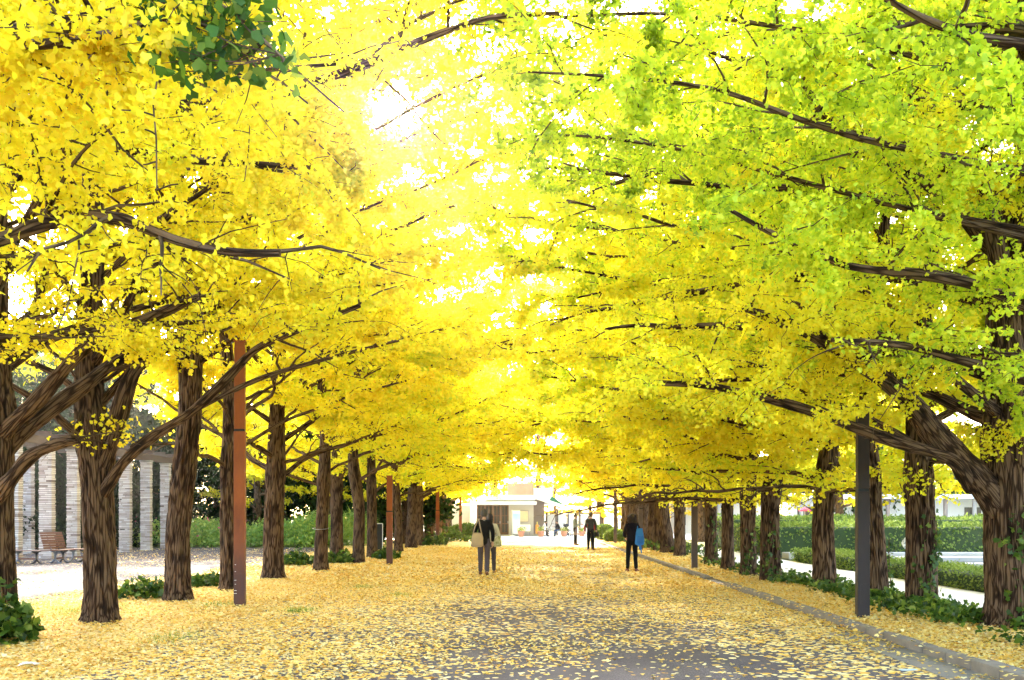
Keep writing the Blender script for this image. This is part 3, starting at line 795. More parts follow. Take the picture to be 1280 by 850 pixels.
LEFT = [  # px of the trunk foot, py, trunk width in px, label
    (222, 751, 33, 'straight ginkgo trunk left of the tallest rusty post, one bare crooked side branch'),
    (287, 737, 24, 'ginkgo half hidden behind the tallest rusty post'),
    (342, 723, 28, 'ginkgo with thick ridged trunk and rising bare limbs, just right of the tallest rusty post'),
    (401, 713, 20, 'slim ginkgo with a wire tied round its trunk in the left row'),
    (448, 704, 18, 'ginkgo with flared foot left of the black notice board'),
    (465, 697, 15, 'ginkgo touching the black notice board'),
    (421, 696.5, 19, 'grey ginkgo standing behind the wire-tied trunk'),
    (498, 690, 13, 'ginkgo right of the second rusty lamp post'),
    (514, 685, 16, 'broad dark ginkgo between the second and third rusty posts')]
RIGHT = [
    (1152, 765, 40, 'ivy-wrapped ginkgo between the brown post and the massive edge tree'),
    (1097, 752, 28, 'ginkgo right behind the brown right-hand lamp post'),
    (1030, 738, 31, 'stout ginkgo with clear ridged trunk left of the brown lamp post'),
    (963, 730, 27, 'ginkgo at the drain break in the kerb, front of a close pair'),
    (936, 723, 22, 'ginkgo close behind the trunk at the drain break'),
    (910, 715, 19, 'short reddish ginkgo trunk right of the second brown post'),
    (889, 708, 19, 'ginkgo with ivy foot just right of the second brown post'),
    (850, 698, 17, 'ginkgo just left of the second brown post')]
GRP_FAR = {-1: 'slender ginkgo far down the left row towards the cafe', 1: 'slender ginkgo far down the right row towards the round shrubs'}
rr = random.Random(3)
def auto_tree(px, py, w, label, side, i):
    x, y = at(px, py); r0 = w / F * y / 2 / 1.16
    hi = y < 27
    pth = -side
    if side < 0:
        kw = dict(bare=7 if y < 30 else 4, minz=(4.0, 4.0) if y < 20 else (3.6, 3.8) if y < 27 else (3.0, 3.4) if y < 34 else (2.5, 3.4), el=(48, 16) if y < 20 else (34, 3), leafstart=.42 if y < 22 else .3, fork=rr.uniform(2.5, 2.9), tintc=.47)
        if px == 222: kw['fork'] = 4.6
        if px == 342: kw['fork'] = 2.6
    else:
        kw = dict(minz=(2.05, 2.7) if y < 30 else (2.2, 3.2), hgreen=.042 if y < 24 else .015, el=(17, -6), leafstart=.12, fork=rr.uniform(2.0, 2.3), tintc=.44)
    leaf = .08 if y < 18 else .095 if y < 27 else .12
    dens = (1.6 if y < 18 else 1.8 if y < 27 else 1.5) * (1.0 if side > 0 else .9)
    T, C = ginkgo_mesh(300 + i + (50 if side > 0 else 0), r0, rr.uniform(11, 12.6), nl=25, nsub=1.25, dens=dens, leaf=leaf, shape='fan' if y < 22 else 'fan4', hi=hi, base=(x, y), side=pth, reach=8.0, low_twigs=60 if side > 0 else 0, **kw)
    t, a, b = place_ginkgo(label, x, y, T, C, side, hue=.5 + rr.uniform(-.05, .08) + (-.02 if side < 0 else .0))
    return t, r0
for i, (px, py, w, lab) in enumerate(LEFT):
    t, r0 = auto_tree(px, py, w, lab, -1, i)
    if px == 401:
        g = MA(); 
        a = np.linspace(0, 2 * PI, 24); g.tube(np.stack([np.cos(a) * (r0 + .025), np.sin(a) * (r0 + .025), 1.22 + .03 * np.sin(a)], -1), .008, 5, 0, cap=False)
        obj('wire', g, plain('steel_wire', (.4, .4, .42), .4, .1, 9, .1, .5, .8), t)
for i, (px, py, w, lab) in enumerate(RIGHT):
    t, r0 = auto_tree(px, py, w, lab, 1, i)
    if px == 1152: trunk_ivy(t, r0 + .03, 1.6, 150, 5, -2.4, -.2)
    if px == 1097: trunk_ivy(t, r0 + .03, 1.2, 60, 6, -1.2, .2)
    if px in (936, 963, 889): trunk_ivy(t, r0 + .03, 1.5, 60, 7 + i, -2.4, -.6)
# far trees: four shared bodies
FARM = []
for k in range(4):
    T, C = ginkgo_mesh(500 + k, .30, 11.8, 2.4, nl=22, dens=.75, leaf=.17, shape='fan4', hi=False, side=1, reach=7.8, el=(30, 2), leafstart=.3, tintc=.42)
    FARM.append((T.mesh('trunk', [BARK]), C.mesh('crown', [GINKGO, BARK2])))
farL = [(-5.4, 53), (-5.9, 56.5), (-5.5, 60), (-5.9, 64), (-5.2, 68), (-5.3, 73)]
farR = [(6.0, 40.5), (6.1, 43.5), (6.2, 46.5), (6.2, 49.5), (6.3, 53), (6.2, 56.5), (6.3, 60)]
for sd, lst in ((-1, farL), (1, farR)):
    for i, (x, y) in enumerate(lst):
        t, a, b_ = place_ginkgo(GRP_FAR[sd], x, y, None, None, sd, (0 if sd < 0 else PI) + rr.uniform(-.35, .35), rr.uniform(.92, 1.08), .5 + rr.uniform(-.05, .06) + (.16 if (sd < 0 and y > 66) else 0), FARM[(i + (sd > 0) * 2) % 4])
        if i: 
            pass
        t['group'] = 'far ginkgos of the left row' if sd < 0 else 'far ginkgos of the right row'
# ------------------------------------------------------------------ lamp posts
def rust_mat(name, a, b_, c_, lowtone):
    m, nt, out = new_mat(name)
    v = coords(nt, (1, 1, .35))
    n1 = noise(nt, v, 2.6, 5, .6); n2 = noise(nt, v, 14, 6, .65)
    col = ramp(nt, n1, [(.3, a), (.5, b_), (.7, c_)])
    sep = nt.nodes.new('ShaderNodeSeparateXYZ'); nt.links.new(coords(nt), sep.inputs[0])
    band = maprange(nt, math_(nt, 'ADD', sep.outputs[2], math_(nt, 'MULTIPLY', n1, .9)), .9, 1.9)
    col = mixc(nt, band, lowtone, col)
    col = mixc(nt, math_(nt, 'MULTIPLY', n2, .5), col, [x * .55 for x in b_])
    bsdf(nt, out, col, .55, n2, .2, .004, .35)
    return m
RUST = rust_mat('rusted_steel', (.16, .035, .008), (.32, .085, .016), (.22, .05, .011), (.06, .032, .035))
BROWN = rust_mat('brown_painted_steel', (.022, .013, .011), (.036, .021, .018), (.028, .017, .015), (.03, .02, .02))
TAUPE = rust_mat('faded_brown_steel', (.07, .045, .036), (.11, .07, .055), (.09, .058, .046), (.065, .045, .042))
M_LAMP = plain('lamp_cover', (.62, .60, .55), .35, .08, 4, .05)
M_MARK = plain('white_mark', (.75, .73, .7), .6, .05, 9, .02)
def post(px, py, w, h, mat, label, rz=0.0, marks=False, jn=.62):
    x, y = at(px, py)
    t = thing('lamp_post', label, 'lamp post', (x, y, 0), rz, 'square steel lamp posts along the avenue')
    zb = .06 if x > 4.6 else -.02
    g = MA(); g.box((0, 0, (h * jn + zb) / 2), (w, w, h * jn - zb)); bevel(obj('lower_shaft', g, mat, t, True), .008)
    g = MA(); g.box((0, 0, h * jn + .02), (w * .9, w * .9, .04)); obj('collar', g, M_BLACK, t, True)
    g = MA(); g.box((0, 0, h * (1 + jn) / 2 + .02), (w * .93, w * .93, h * (1 - jn) - .04)); bevel(obj('upper_shaft', g, mat, t, True), .008)
    g = MA(); g.box((0, 0, h + .05), (w * .86, w * .86, .10)); obj('lamp_head', g, mat, t, True)
    g = MA(); g.box((0, 0, h + .115), (w * 1.05, w * 1.05, .03)); obj('cap', g, mat, t, True)
    g = MA(); g.box((0, -w / 2 - .004, .42), (w * .5, .008, .3)); obj('hatch', g, mat, t, True)
    if marks:
        for k, (z, l) in enumerate(((.72, .02), (.60, .02), (.45, .035), (.38, .02), (.27, .045), (.22, .045))):
            g = MA(); g.box((-w / 2 + .03, -w / 2 - .003, z), (l, .006, .008)); obj('marking', g, M_MARK, t, True)
    return t
M_BLACK = plain('black_metal', (.02, .02, .022), .5, .2, 5, .1)
post(300, 757, .19, 4.5, RUST, 'tallest orange rusted square post standing in fallen leaves on the left', R(8), True, .675)
post(487, 706, .20, 2.75, RUST, 'second rusted post of the left side, near the black notice board', R(5))
post(547, 681, .21, 3.05, RUST, 'third rusted post of the left side, against dark trunks', R(5))
post(575.5, 674, .20, 3.0, RUST, 'thin dark rusted post nearest the cafe hedge on the left', R(5))
post(1078, 778, .175, 3.1, BROWN, 'dark brown square post behind the kerb on the right', R(-6))
post(868, 714, .17, 3.05, TAUPE, 'faded brown post in front of the short reddish trunk on the right', R(-4))
post(801, 690, .17, 3.05, TAUPE, 'faded brown post behind the woman with the blue backpack', R(-4))
post(769, 681, .17, 3.05, TAUPE, 'faded brown post beside the round clipped shrubs', R(-4))

# ------------------------------------------------------------------ stone colonnade
m, nt, out = new_mat('stacked_stone')
t_ = attr(nt, 'tint'); v = coords(nt)
n = noise(nt, v, 9, 6, .7)
c = ramp(nt, math_(nt, 'ADD', math_(nt, 'MULTIPLY', t_, .75), math_(nt, 'MULTIPLY', n, .3)), [(0.1, (.10, .065, .05)), (.4, (.38, .31, .28)), (.7, (.54, .48, .45)), (1.0, (.66, .61, .58))])
bsdf(nt, out, c, .9, n, .5, .02, .15)
STONE = m
def column(px, X, w, h, seed, label):
    y = X * F / (px - CX); r = random.Random(seed)
    t = thing('stone_column', label, 'column', (X, y, 0), 0, 'stacked stone columns of the pergola')
    g = MA(); z = 0.0
    while z < h:
        hh = r.uniform(.045, .085)
        # a course: two to three stones per face, corners overlapping
        e = r.uniform(-.02, .012)
        cut = r.uniform(-.34, .34)
        for (a, b_) in ((-w / 2, cut * w), (cut * w, w / 2)):
            o = e + r.uniform(-.016, .016)
            g.box(((a + b_) / 2 + r.uniform(-.008, .008), 0, z + hh / 2), (b_ - a - .010, .32 + 2 * o, hh - .015), 0, r.uniform(-.01, .01), tint=min(1, max(0, r.gauss(.6, .22))))
        z += hh
    obj('shaft', g, STONE, t, True)
    g = MA(); g.box((0, 0, h / 2), (w - .08, .25, h)); obj('core', g, plain('mortar', (.10, .085, .075), .95, .2, 8, .3) if seed == 0 else bpy.data.materials['mortar'], t, True)
    g = MA(); g.box((0, 0, h + .03), (w + .05, .38, .06)); obj('cap', g, M_CONC, t, True)
    return t
cols = [(17, -17.4, .50), (59, -17.3, .48), (92, -17.3, .42), (122, -17.4, .44), (157, -17.3, .48), (183, -17.3, .46), (207, -17.3, .44)]
names = ['wide pale stone column cut by the left edge, behind the flat bench', 'pale stone column directly behind the slatted bench backrest', 'narrow visible stone column left of the dark furrowed trunk',
         'stone column hidden behind the dark furrowed trunk', 'stone column just right of the dark furrowed trunk', 'middle stone column right of the dark furrowed trunk', 'stone column touching the trunk with the bare crooked branch']
for i, ((px, X, w), lab) in enumerate(zip(cols, names)): column(px, X, w, 4.1, i, lab)
column(36, -20.6, .36, 4.1, 21, 'shaded stone column in the second row between the two widest columns')
M_WOOD = plain('dark_timber', (.09, .055, .035), .8, .3, 4, .3, stretch=(1, .15, 1))
t = thing('pergola_beam', 'dark timber beam laid along the tops of the stone columns', 'beam', (-17.35, 42, 4.17))
g = MA(); g.box((0, 0, .15), (.2, 20, .3)); obj('beam', g, M_WOOD, t, True)
for k in range(14):
    g = MA(); g.box((-1.6, -9.3 + k * 1.43, .37), (4.4, .1, .14)); obj('rafter', g, M_WOOD, t, True)

# ------------------------------------------------------------------ benches
SLAT = plain('bench_slat', (.15, .055, .03), .6, .25, 5, .15, stretch=(.2, 1, 1))
SLATG = plain('weathered_slat', (.13, .075, .062), .6, .25, 5, .15, stretch=(.2, 1, 1))
IRON = plain('grey_iron', (.17, .18, .22), .5, .15, 8, .1)
IROND = plain('black_iron', (.03, .03, .035), .5, .15, 8, .1)
def iron_leg(x, mat, parent, depth=.46, back=False):
    g = MA()
    g.tube([(x, -depth * .42, .40), (x, -depth * .1, .36), (x, 0, .30), (x, 0, .12), (x, -.16, .03), (x, -depth * .55, .015)], [.028, .03, .04, .034, .028, .022], 8)
    g.tube([(x, depth * .42, .40), (x, depth * .1, .36), (x, 0, .29)], [.028, .03, .036], 8)
    g.tube([(x, 0, .13), (x, .16, .03), (x, depth * .55, .015)], [.034, .028, .022], 8)
    g.box((x, 0, .40), (.06, depth * .95, .025))
    g.box((x, -depth * .5, .010), (.09, .12, .02)); g.box((x, depth * .5, .010), (.09, .12, .02))
    if back:
        g.tube([(x, depth * .42, .40), (x, depth * .62, .6), (x, depth * .95, .92)], [.028, .024, .018], 8)
    return obj('leg', g, mat, parent)
def bench(name, label, x, y, rz, L, back, sm, group):
    t = thing(name, label, 'bench', (x, y, 0), rz, group)
    g = MA()
    for k in range(5): g.box((0, -.19 + k * .095, .43), (L, .082, .03))
    bevel(obj('seat', g, sm, t, True), .008)
    iron_leg(-L / 2 + .28, IRON, t, back=back); iron_leg(L / 2 - .28, IROND, t, back=back)
    g = MA(); g.box((0, 0, .16), (L - .5, .04, .05)); obj('stretcher', g, SLAT, t, True)
    if back:
        g = MA()
        for k in range(7):
            u = k / 6; g.box((-L * .0, .23 + .20 * u ** 1.3 + .0, .50 + .50 * u), (L * .99, .028, .072), 0, 0, ('X', R(-20 - 12 * u)))
        bevel(obj('backrest', g, SLAT, t, True), .006)
    return t
x, y = at(34, 704.5); bench('flat_bench', 'backless plank bench with iron legs at the far left', x, y, R(-8), 1.22, False, SLATG, 'benches by the colonnade')
x, y = at(74, 703.5); t = bench('slatted_bench', 'reddish slatted bench with curved reclining backrest', x, y, R(62), .86, True, SLAT, 'benches by the colonnade')
x, y = at(93, 702); bench('flat_bench', 'backless plank bench half hidden behind the dark furrowed trunk', x + .1, y + .1, R(-8), .95, False, SLAT, 'benches by the colonnade')
x, y = at(40, 690); bench('flat_bench', 'far plank bench between the first two stone columns', x, y, R(-4), 1.5, False, SLAT, 'benches by the colonnade')

# ------------------------------------------------------------------ notice board
x, y = at(473.5, 688)
t = thing('notice_board', 'black upright notice board with white edge among the left trunks', 'notice board', (x, y, 0), R(20))
g = MA(); g.box((0, 0, .62), (.30, .10, 1.2)); bevel(obj('panel', g, M_BLACK, t, True), .01)
g = MA(); g.box((.165, 0, .62), (.03, .12, 1.24)); g.box((0, 0, 1.235), (.30, .12, .03)); obj('frame', g, M_MARK, t, True)

# ------------------------------------------------------------------ hedges and shrubs
M_HCORE = plain('hedge_core', (.045, .075, .025), .95, .3, 5, .5)
def hedge(name, label, x0, x1, y0, y1, h, n, s, rz=0.0, tint=.5, group=None, z0=0.0, wavy=.05, mat=None, cat='hedge'):
    cx, cy = (x0 + x1) / 2, (y0 + y1) / 2
    hx, hy = (x1 - x0) / 2, (y1 - y0) / 2
    t = thing(name, label, cat, (cx, cy, z0), rz, group)
    g = MA(); g.box((0, 0, h / 2 - .05), (2 * hx - .12, 2 * hy - .12, h - .1)); bevel(obj('core', g, M_HCORE, t, True), .1, 3)
    r = np.random.default_rng(int(abs(x0 * 17 + y0 * 31)) + 5)
    A = np.array([4 * hx * hy * 1.3, 2 * hy * h, 2 * hy * h, 2 * hx * h, 2 * hx * h * .2]); k = r.choice(5, n, p=A / A.sum())
    u, v = r.uniform(-1, 1, n), r.uniform(-1, 1, n)
    P = np.zeros((n, 3)); nr = np.zeros((n, 3))
    for q in range(5):
        s_ = k == q
        if q == 0: P[s_] = np.stack([u[s_] * hx, v[s_] * hy, 0 * u[s_] + h], -1); nr[s_] = (0, 0, 1)
        elif q < 3: sx = -1 if q == 1 else 1; P[s_] = np.stack([0 * u[s_] + sx * hx, u[s_] * hy, (v[s_] + 1) / 2 * h], -1); nr[s_] = (sx, 0, .2)
        else: sy = -1 if q == 3 else 1; P[s_] = np.stack([u[s_] * hx, 0 * u[s_] + sy * hy, (v[s_] + 1) / 2 * h], -1); nr[s_] = (0, sy, .2)
    W = P + np.array([cx, cy, 0])
    P = P + nr * ((fbm(W * 1.4, 3, 3) - .62)[:, None] * wavy * 4) + r.normal(0, .025, (n, 3))
    P[:, 2] = np.maximum(P[:, 2], .02)
    g = MA(); g.leaves(P, r.uniform(.7, 1.2, n) * s, r, np.clip(r.normal(tint, .17, n) + .4 * (fbm(W * .9, 4, 3) - .5), 0, 1), 0, 'oval', down=-.4, nrm=nr * 1.2)
    obj('foliage', g, mat or HEDGELEAF, t)
    return t
GL = 'clipped box hedges beside the white path'
hedge('box_hedge', 'long low clipped hedge edging the white path, cut by the massive trunk', 9.35, 10.35, 16.5, 26.2, .45, 9000, .07, tint=.8, group=GL)
hedge('box_hedge', 'short low clipped hedge edging the white path between two right trunks', 9.4, 10.6, 28.2, 34.5, .45, 5000, .09, tint=.8, group=GL)
hedge('large_hedge', 'broad waist-high hedge mass across the garden on the right', 9.6, 21, 37.6, 45, 1.25, 17000, .13, tint=.74, wavy=.12)
hedge('large_hedge', 'higher second hedge band behind the broad hedge on the right', 10, 30, 47, 53, 1.5, 12000, .17, tint=.62, wavy=.15)
# canal edge, terrace and water
M_PALE = plain('pale_terrace_stone', (.46, .44, .42), .8, .2, 1.5, .2)
g = MA(); g.box((17, 36.6, .12), (14.5, 1.0, .24)); g.box((17, 34.9, .07), (14.5, .7, .16)); g.box((10.75, 26, .08), (.5, 17, .18)); g.box((17, 30.5, .06), (12, .35, .14))
bevel(tag(obj('canal_edge', g, M_PALE, flat=True), kind='structure'), .02)
m, nt, out = new_mat('canal_water')
p = bsdf(nt, out, (.05, .06, .055), .08, noise(nt, coords(nt), 3, 3), .15, .02, .5)
g = MA(); g.grid(11, 24, 15, 34.5, .012); tag(obj('canal_water', g, m), kind='structure')

def shrub(name, label, x, y, rx, ry, h, n, s, seed, tint=.4, mat=None, group=None, cat='shrub'):
    t = thing(name, label, cat, (x, y, 0), 0, group)
    g = MA(); g.blob((0, 0, h * .48), (rx * .86, ry * .86, h * .47), 14, 9, 0, .1, seed); obj('core', g, M_HCORE, t)
    r = np.random.default_rng(seed); D = r.normal(size=(n, 3)); D /= np.linalg.norm(D, axis=1)[:, None]; D[:, 2] = np.where(D[:, 2] < -.75, -D[:, 2], D[:, 2])
    k = (.96 + .25 * (fbm(D * 2.2 + seed, seed, 3) - .5))[:, None] * r.uniform(.93, 1.04, (n, 1))
    P = D * np.array([rx, ry, h * .52]) * k + np.array([0, 0, h * .5]); P[:, 2] = np.maximum(P[:, 2], .02)
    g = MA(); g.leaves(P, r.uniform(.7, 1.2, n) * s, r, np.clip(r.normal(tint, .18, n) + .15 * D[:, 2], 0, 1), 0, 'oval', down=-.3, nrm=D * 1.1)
    obj('foliage', g, mat or HEDGELEAF, t)
    return t
GS = 'round clipped shrubs at the end of the right kerb'
for i, (px, py, w, hpx, lab) in enumerate([(757, 676, 24, 19, 'broad round clipped shrub nearest the forecourt on the right'), (768, 679, 24, 16, 'low bright round shrub in front of its taller neighbour by the brown post'), (784, 677, 20, 18, 'round shrub half behind the woman with the blue backpack'), (748, 673, 18, 15, 'small dull shrub at the left end of the clipped shrub group')]):
    x, y = at(px, py); k = y / F
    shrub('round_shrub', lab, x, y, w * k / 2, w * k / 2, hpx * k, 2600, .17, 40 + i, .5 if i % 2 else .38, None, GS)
for i, (px, py, w, hpx, lab) in enumerate([(584, 673, 26, 17, 'dark clipped shrub left of the cafe doors'), (571, 673, 20, 15, 'dark clipped shrub by the thin rusted post')]):
    x, y = at(px, py); k = y / F
    shrub('clipped_shrub', lab, x, y, w * k / 2, w * k / 2.4, hpx * k, 2600, .2, 50 + i, .15, None, 'dark shrubs left of the cafe')

# planted bed behind the plaza, left
def bed(name, label, px0, px1, Zd, h, n, s, mat, seed, tint, cat='plant bed', shape='oval'):
    x0, x1 = (px0 - CX) / F * Zd, (px1 - CX) / F * Zd
    r = np.random.default_rng(seed)
    g = MA(); P = np.stack([r.uniform(x0, x1, n), Zd + r.uniform(0, 4.5, n), np.zeros(n)], -1)
    P[:, 2] = r.beta(1.5, 1.2, n) * h * (.35 + 1.1 * fbm(P * .8, seed, 3)) * np.clip((P[:, 1] - Zd) / .6 + .35, 0, 1)
    g.leaves(P, r.uniform(.6, 1.2, n) * s, r, np.clip(r.normal(tint, .2, n) + .5 * (fbm(P * .6, 3, 2) - .5), 0, 1), 0, shape, down=-.6, up=.7)
    o = obj(name, g, mat); o.color = (.15, 0, 0, 1)
    return tag(o, label, cat)
BRIGHTLEAF = leaf_mat('bright_bed_leaf', [(0.0, (.06, .14, .03)), (.5, (.20, .36, .06)), (1.0, (.48, .56, .10))], .4, False, .4, .7)
bed('flower_bed', 'bright green planted bed behind the plaza at the left', 160, 390, 50.5, 1.25, 12000, .20, BRIGHTLEAF, 61, .66)
bed('meadow_bed', 'pale grassy bed seen between the middle trunks of the left row', 362, 460, 52, 1.6, 7000, .5, BRIGHTLEAF, 62, .75, 'plant bed', 'blade')
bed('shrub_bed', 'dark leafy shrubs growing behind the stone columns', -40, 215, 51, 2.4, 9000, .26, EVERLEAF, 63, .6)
r_ = np.random.default_rng(8); g = MA()
P = np.stack([r_.uniform(-21, -14, 90), r_.uniform(50.5, 52, 90), r_.uniform(.5, 1.7, 90)], -1); g.leaves(P, .12, r_, r_.uniform(0, .3, 90), 0, 'fan4')
tag(obj('flowers', g, FLOWER), 'pink flowers dotted in the planted bed', kind='stuff')

# ------------------------------------------------------------------ trees behind
def bg_mesh(seed, H, W_, n, s, trunkh, lobes=16, tint=.4):
    r = np.random.default_rng(seed); T, C = MA(), MA()
    zz = np.linspace(-.1, H * .85, 16); P = np.stack([.3 * np.sin(zz * .4 + seed), .2 * np.cos(zz * .5), zz], -1); P[:, :2] -= P[0, :2]
    T.tube(P, np.linspace(.32, .05, 16), 10, 0, True)
    PP = []
    for k in range(lobes):
        a = r.uniform(0, 6.28); z = trunkh + (H - trunkh) * ((k + r.uniform(0, 1)) / lobes)
        env = W_ * math.sin(PI * min(1, max(.12, (z - trunkh + .8) / (H - trunkh + 1.2))) ** .8)
        q = env * r.uniform(.25, .85); c = np.array([math.cos(a) * q, math.sin(a) * q, z])
        L = np.array([[0, 0, z - 1.2], c * .5 + np.array([0, 0, (z - .6) * .5]), c]); T.tube(L, [.09, .06, .02], 5, 0, True)
        m = n // lobes; D = r.normal(size=(m, 3)); D /= np.linalg.norm(D, axis=1)[:, None]
        rad = r.uniform(.75, 1.35) * W_ * .36
        PP.append(c + D * np.array([1.1, 1.1, .75]) * rad * r.uniform(.35, 1.05, (m, 1)) * (.7 + .7 * fbm(D * 2 + k, seed, 2))[:, None])
    P = np.concatenate(PP); P = P[P[:, 2] > .15]; N_ = len(P)
    C.leaves(P, r.uniform(.7, 1.2, N_) * s, r, np.clip(r.normal(tint, .16, N_) + .5 * (fbm(P * .5, seed, 2) - .5), 0, 1), 0, 'oval', down=.1, up=.6)
    return T.mesh('trunk', [BARK]), C.mesh('crown', [EVERLEAF, BARK2])
BG = [bg_mesh(700, 9, 4.2, 9000, .38, .9), bg_mesh(701, 10.5, 3.6, 9000, .38, 1.4), bg_mesh(702, 7, 4.4, 8000, .36, .4)]
YG = FARM
def bg_tree(label, x, y, k, s, hue, group, rz):
    t = thing('evergreen_tree', label, 'tree', (x, y, 0), rz, group); t.scale = (s, s, s)
    for nm, me in zip(('trunk', 'crown'), BG[k]):
        o = link(bpy.data.objects.new(nm, me), t); o.color = (hue, 0, 0, 1)
rb = random.Random(12)
for i in range(11):
    bg_tree('dark evergreen massed behind the stone columns and planted bed', -34 + i * 2.75 + rb.uniform(-.5, .5), 57 + rb.uniform(-1, 4), i % 3, rb.uniform(.85, 1.1), .38 + rb.uniform(-.05, .1), 'evergreens behind the left plaza', rb.uniform(0, 6.28))
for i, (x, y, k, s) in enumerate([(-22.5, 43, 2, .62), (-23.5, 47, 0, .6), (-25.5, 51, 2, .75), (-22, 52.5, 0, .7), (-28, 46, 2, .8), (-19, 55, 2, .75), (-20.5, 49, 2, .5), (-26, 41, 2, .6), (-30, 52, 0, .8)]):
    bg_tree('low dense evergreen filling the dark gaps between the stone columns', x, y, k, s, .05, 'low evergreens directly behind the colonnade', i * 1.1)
for i in range(5):
    bg_tree('pale green conifer standing far behind the colonnade at the left', -50 + i * 5, 70 + rb.uniform(-2, 4), i % 3, 1.5, .75, 'taller trees far behind the colonnade', rb.uniform(0, 6.28))
for i in range(7):
    bg_tree('green tree rising behind the garden buildings on the right', 16 + i * 7 + rb.uniform(-2, 2), 96 + rb.uniform(-4, 8), (i + 1) % 3, rb.uniform(1.2, 1.7), .70 + rb.uniform(-.1, .15), 'trees beyond the garden on the right', rb.uniform(0, 6.28))
def yg_tree(label, x, y, k, s, hue, group, rz):
    t = thing('ginkgo_tree', label, 'tree', (x, y, 0), rz, group); t.scale = (s, s, s)
    for nm, me in zip(('trunk', 'crown'), FARM[k]):
        o = link(bpy.data.objects.new(nm, me), t); o.color = (hue, 0, 0, 1)
for i, (x, y, s) in enumerate([(2, 104, 1.3), (8, 99, 1.3), (-9, 108, 1.4), (14, 104, 1.3), (-18, 100, 1.4), (-3, 112, 1.5), (21, 108, 1.4)]):
    yg_tree('pale yellow tree rising behind the cafe roof and screens', x, y, i % 4, s, .25 + .05 * (i % 3), 'yellow trees behind the cafe', i * 1.3)
for i, (x, y, s) in enumerate([(11.5, 58, .95), (15.5, 55.5, .9), (20, 57, .95), (25, 58, 1.0)]):
    yg_tree('yellow ginkgo of the far garden row behind the hedges', x, y + 5, i % 4, s, .5 + .03 * i, 'ginkgos behind the garden hedges', i * 1.9)
for i, (x, y, s) in enumerate([(-10.5, 56, .85), (-14.5, 55, .8), (-18.5, 62, .95), (-12, 63, .95), (-24, 66, 1.1), (-32, 64, 1.1), (-10, 70, 1.0), (-17, 72, 1.1)]):
    yg_tree('yellow tree behind the planted bed, seen between the left trunks', x, y, i % 4, s, .52 + .03 * (i % 3), 'yellow trees behind the left planted bed', i * 2.1)
for i, (x, y, s) in enumerate([(3.2, 90, .55), (6.5, 92, .6), (10.5, 91, .55), (15, 92, .6), (-7, 94, .6), (-13, 90, .6), (8.5, 87, .5), (13, 87.5, .5)]):
    yg_tree('low yellow tree spreading just behind the white framed screens and cafe', x, y, i % 4, s, .22 + .08 * (i % 3), 'low yellow trees behind the cafe and screens', i * 1.7)
# ------------------------------------------------------------------ cafe at the end of the avenue
ZB = 80.0; PXM = F / ZB
def bx(px): return (px - CX) / PXM
def bz(py): return CH + (CY - py) / PXM
M_WALL = plain('pale_concrete_wall', (.50, .46, .42), .85, .12, 1.2, .2)
M_WALLD = plain('brown_grey_wall', (.26, .20, .165), .85, .2, 1.2, .2)
M_WHITEP = plain('white_paint', (.78, .77, .75), .6, .06, 2, .05)
M_TAN = plain('tan_tile_wall', (.42, .29, .20), .8, .15, 3, .2)
M_DOORW = plain('brown_door_wood', (.22, .10, .045), .55, .25, 3, .1, stretch=(1, 1, .2))
M_GLASS = plain('dark_glass', (.06, .055, .05), .12, .3, 1.5, .02, .6)
M_GREEN = plain('green_awning', (.02, .16, .07), .7, .15, 4, .1)
cafe = thing('cafe_building', 'low pale cafe with white flat eaves and brown glazed doors', 'building', (0, ZB, 0))
def part(nm, boxes, mat, parent=None, bev=0):
    g = MA()
    for (x0, x1, z0, z1, y0, y1) in boxes: g.box(((x0 + x1) / 2, (y0 + y1) / 2, (z0 + z1) / 2), (x1 - x0, y1 - y0, z1 - z0))
    o = obj(nm, g, mat, parent if parent is not None else cafe, True)
    if bev: bevel(o, bev)
    return o
eave = bz(630.5)
part('wall', [(bx(556), bx(588), 0, 2.5, .8, 6), (bx(636), bx(667), 0, eave, 0, 6), (bx(594), bx(636), 0, eave, 1.75, 6)], M_WALL)
part('side_wall', [(bx(667) + .01, bx(681), 0, bz(622), 1.2, 6)], M_WALLD)  # shade on this wall is put into its darker brown-grey colour
part('corner_pillar', [(bx(587.5), bx(594), 0, bz(622), -.25, .35)], M_WHITEP, bev=.02)
part('eave', [(bx(590), bx(670.5), bz(631), bz(627), -1.0, 6.4)], M_WHITEP, bev=.02)
part('roof_fascia', [(bx(607), bx(669), bz(625.5), bz(619), -.55, 6.2)], M_WHITEP, bev=.02)
part('soffit_band', [(bx(600), bx(668), bz(627) + .006, bz(625.5) - .006, -.3, 6)], M_WALL)
part('upper_wall', [(bx(634), bx(667), bz(619) + .004, bz(603), 1.5, 6)], M_TAN)
part('upper_block', [(bx(667.5), bx(691.5), bz(630), bz(609), 2.2, 6.5)], M_WHITEP)
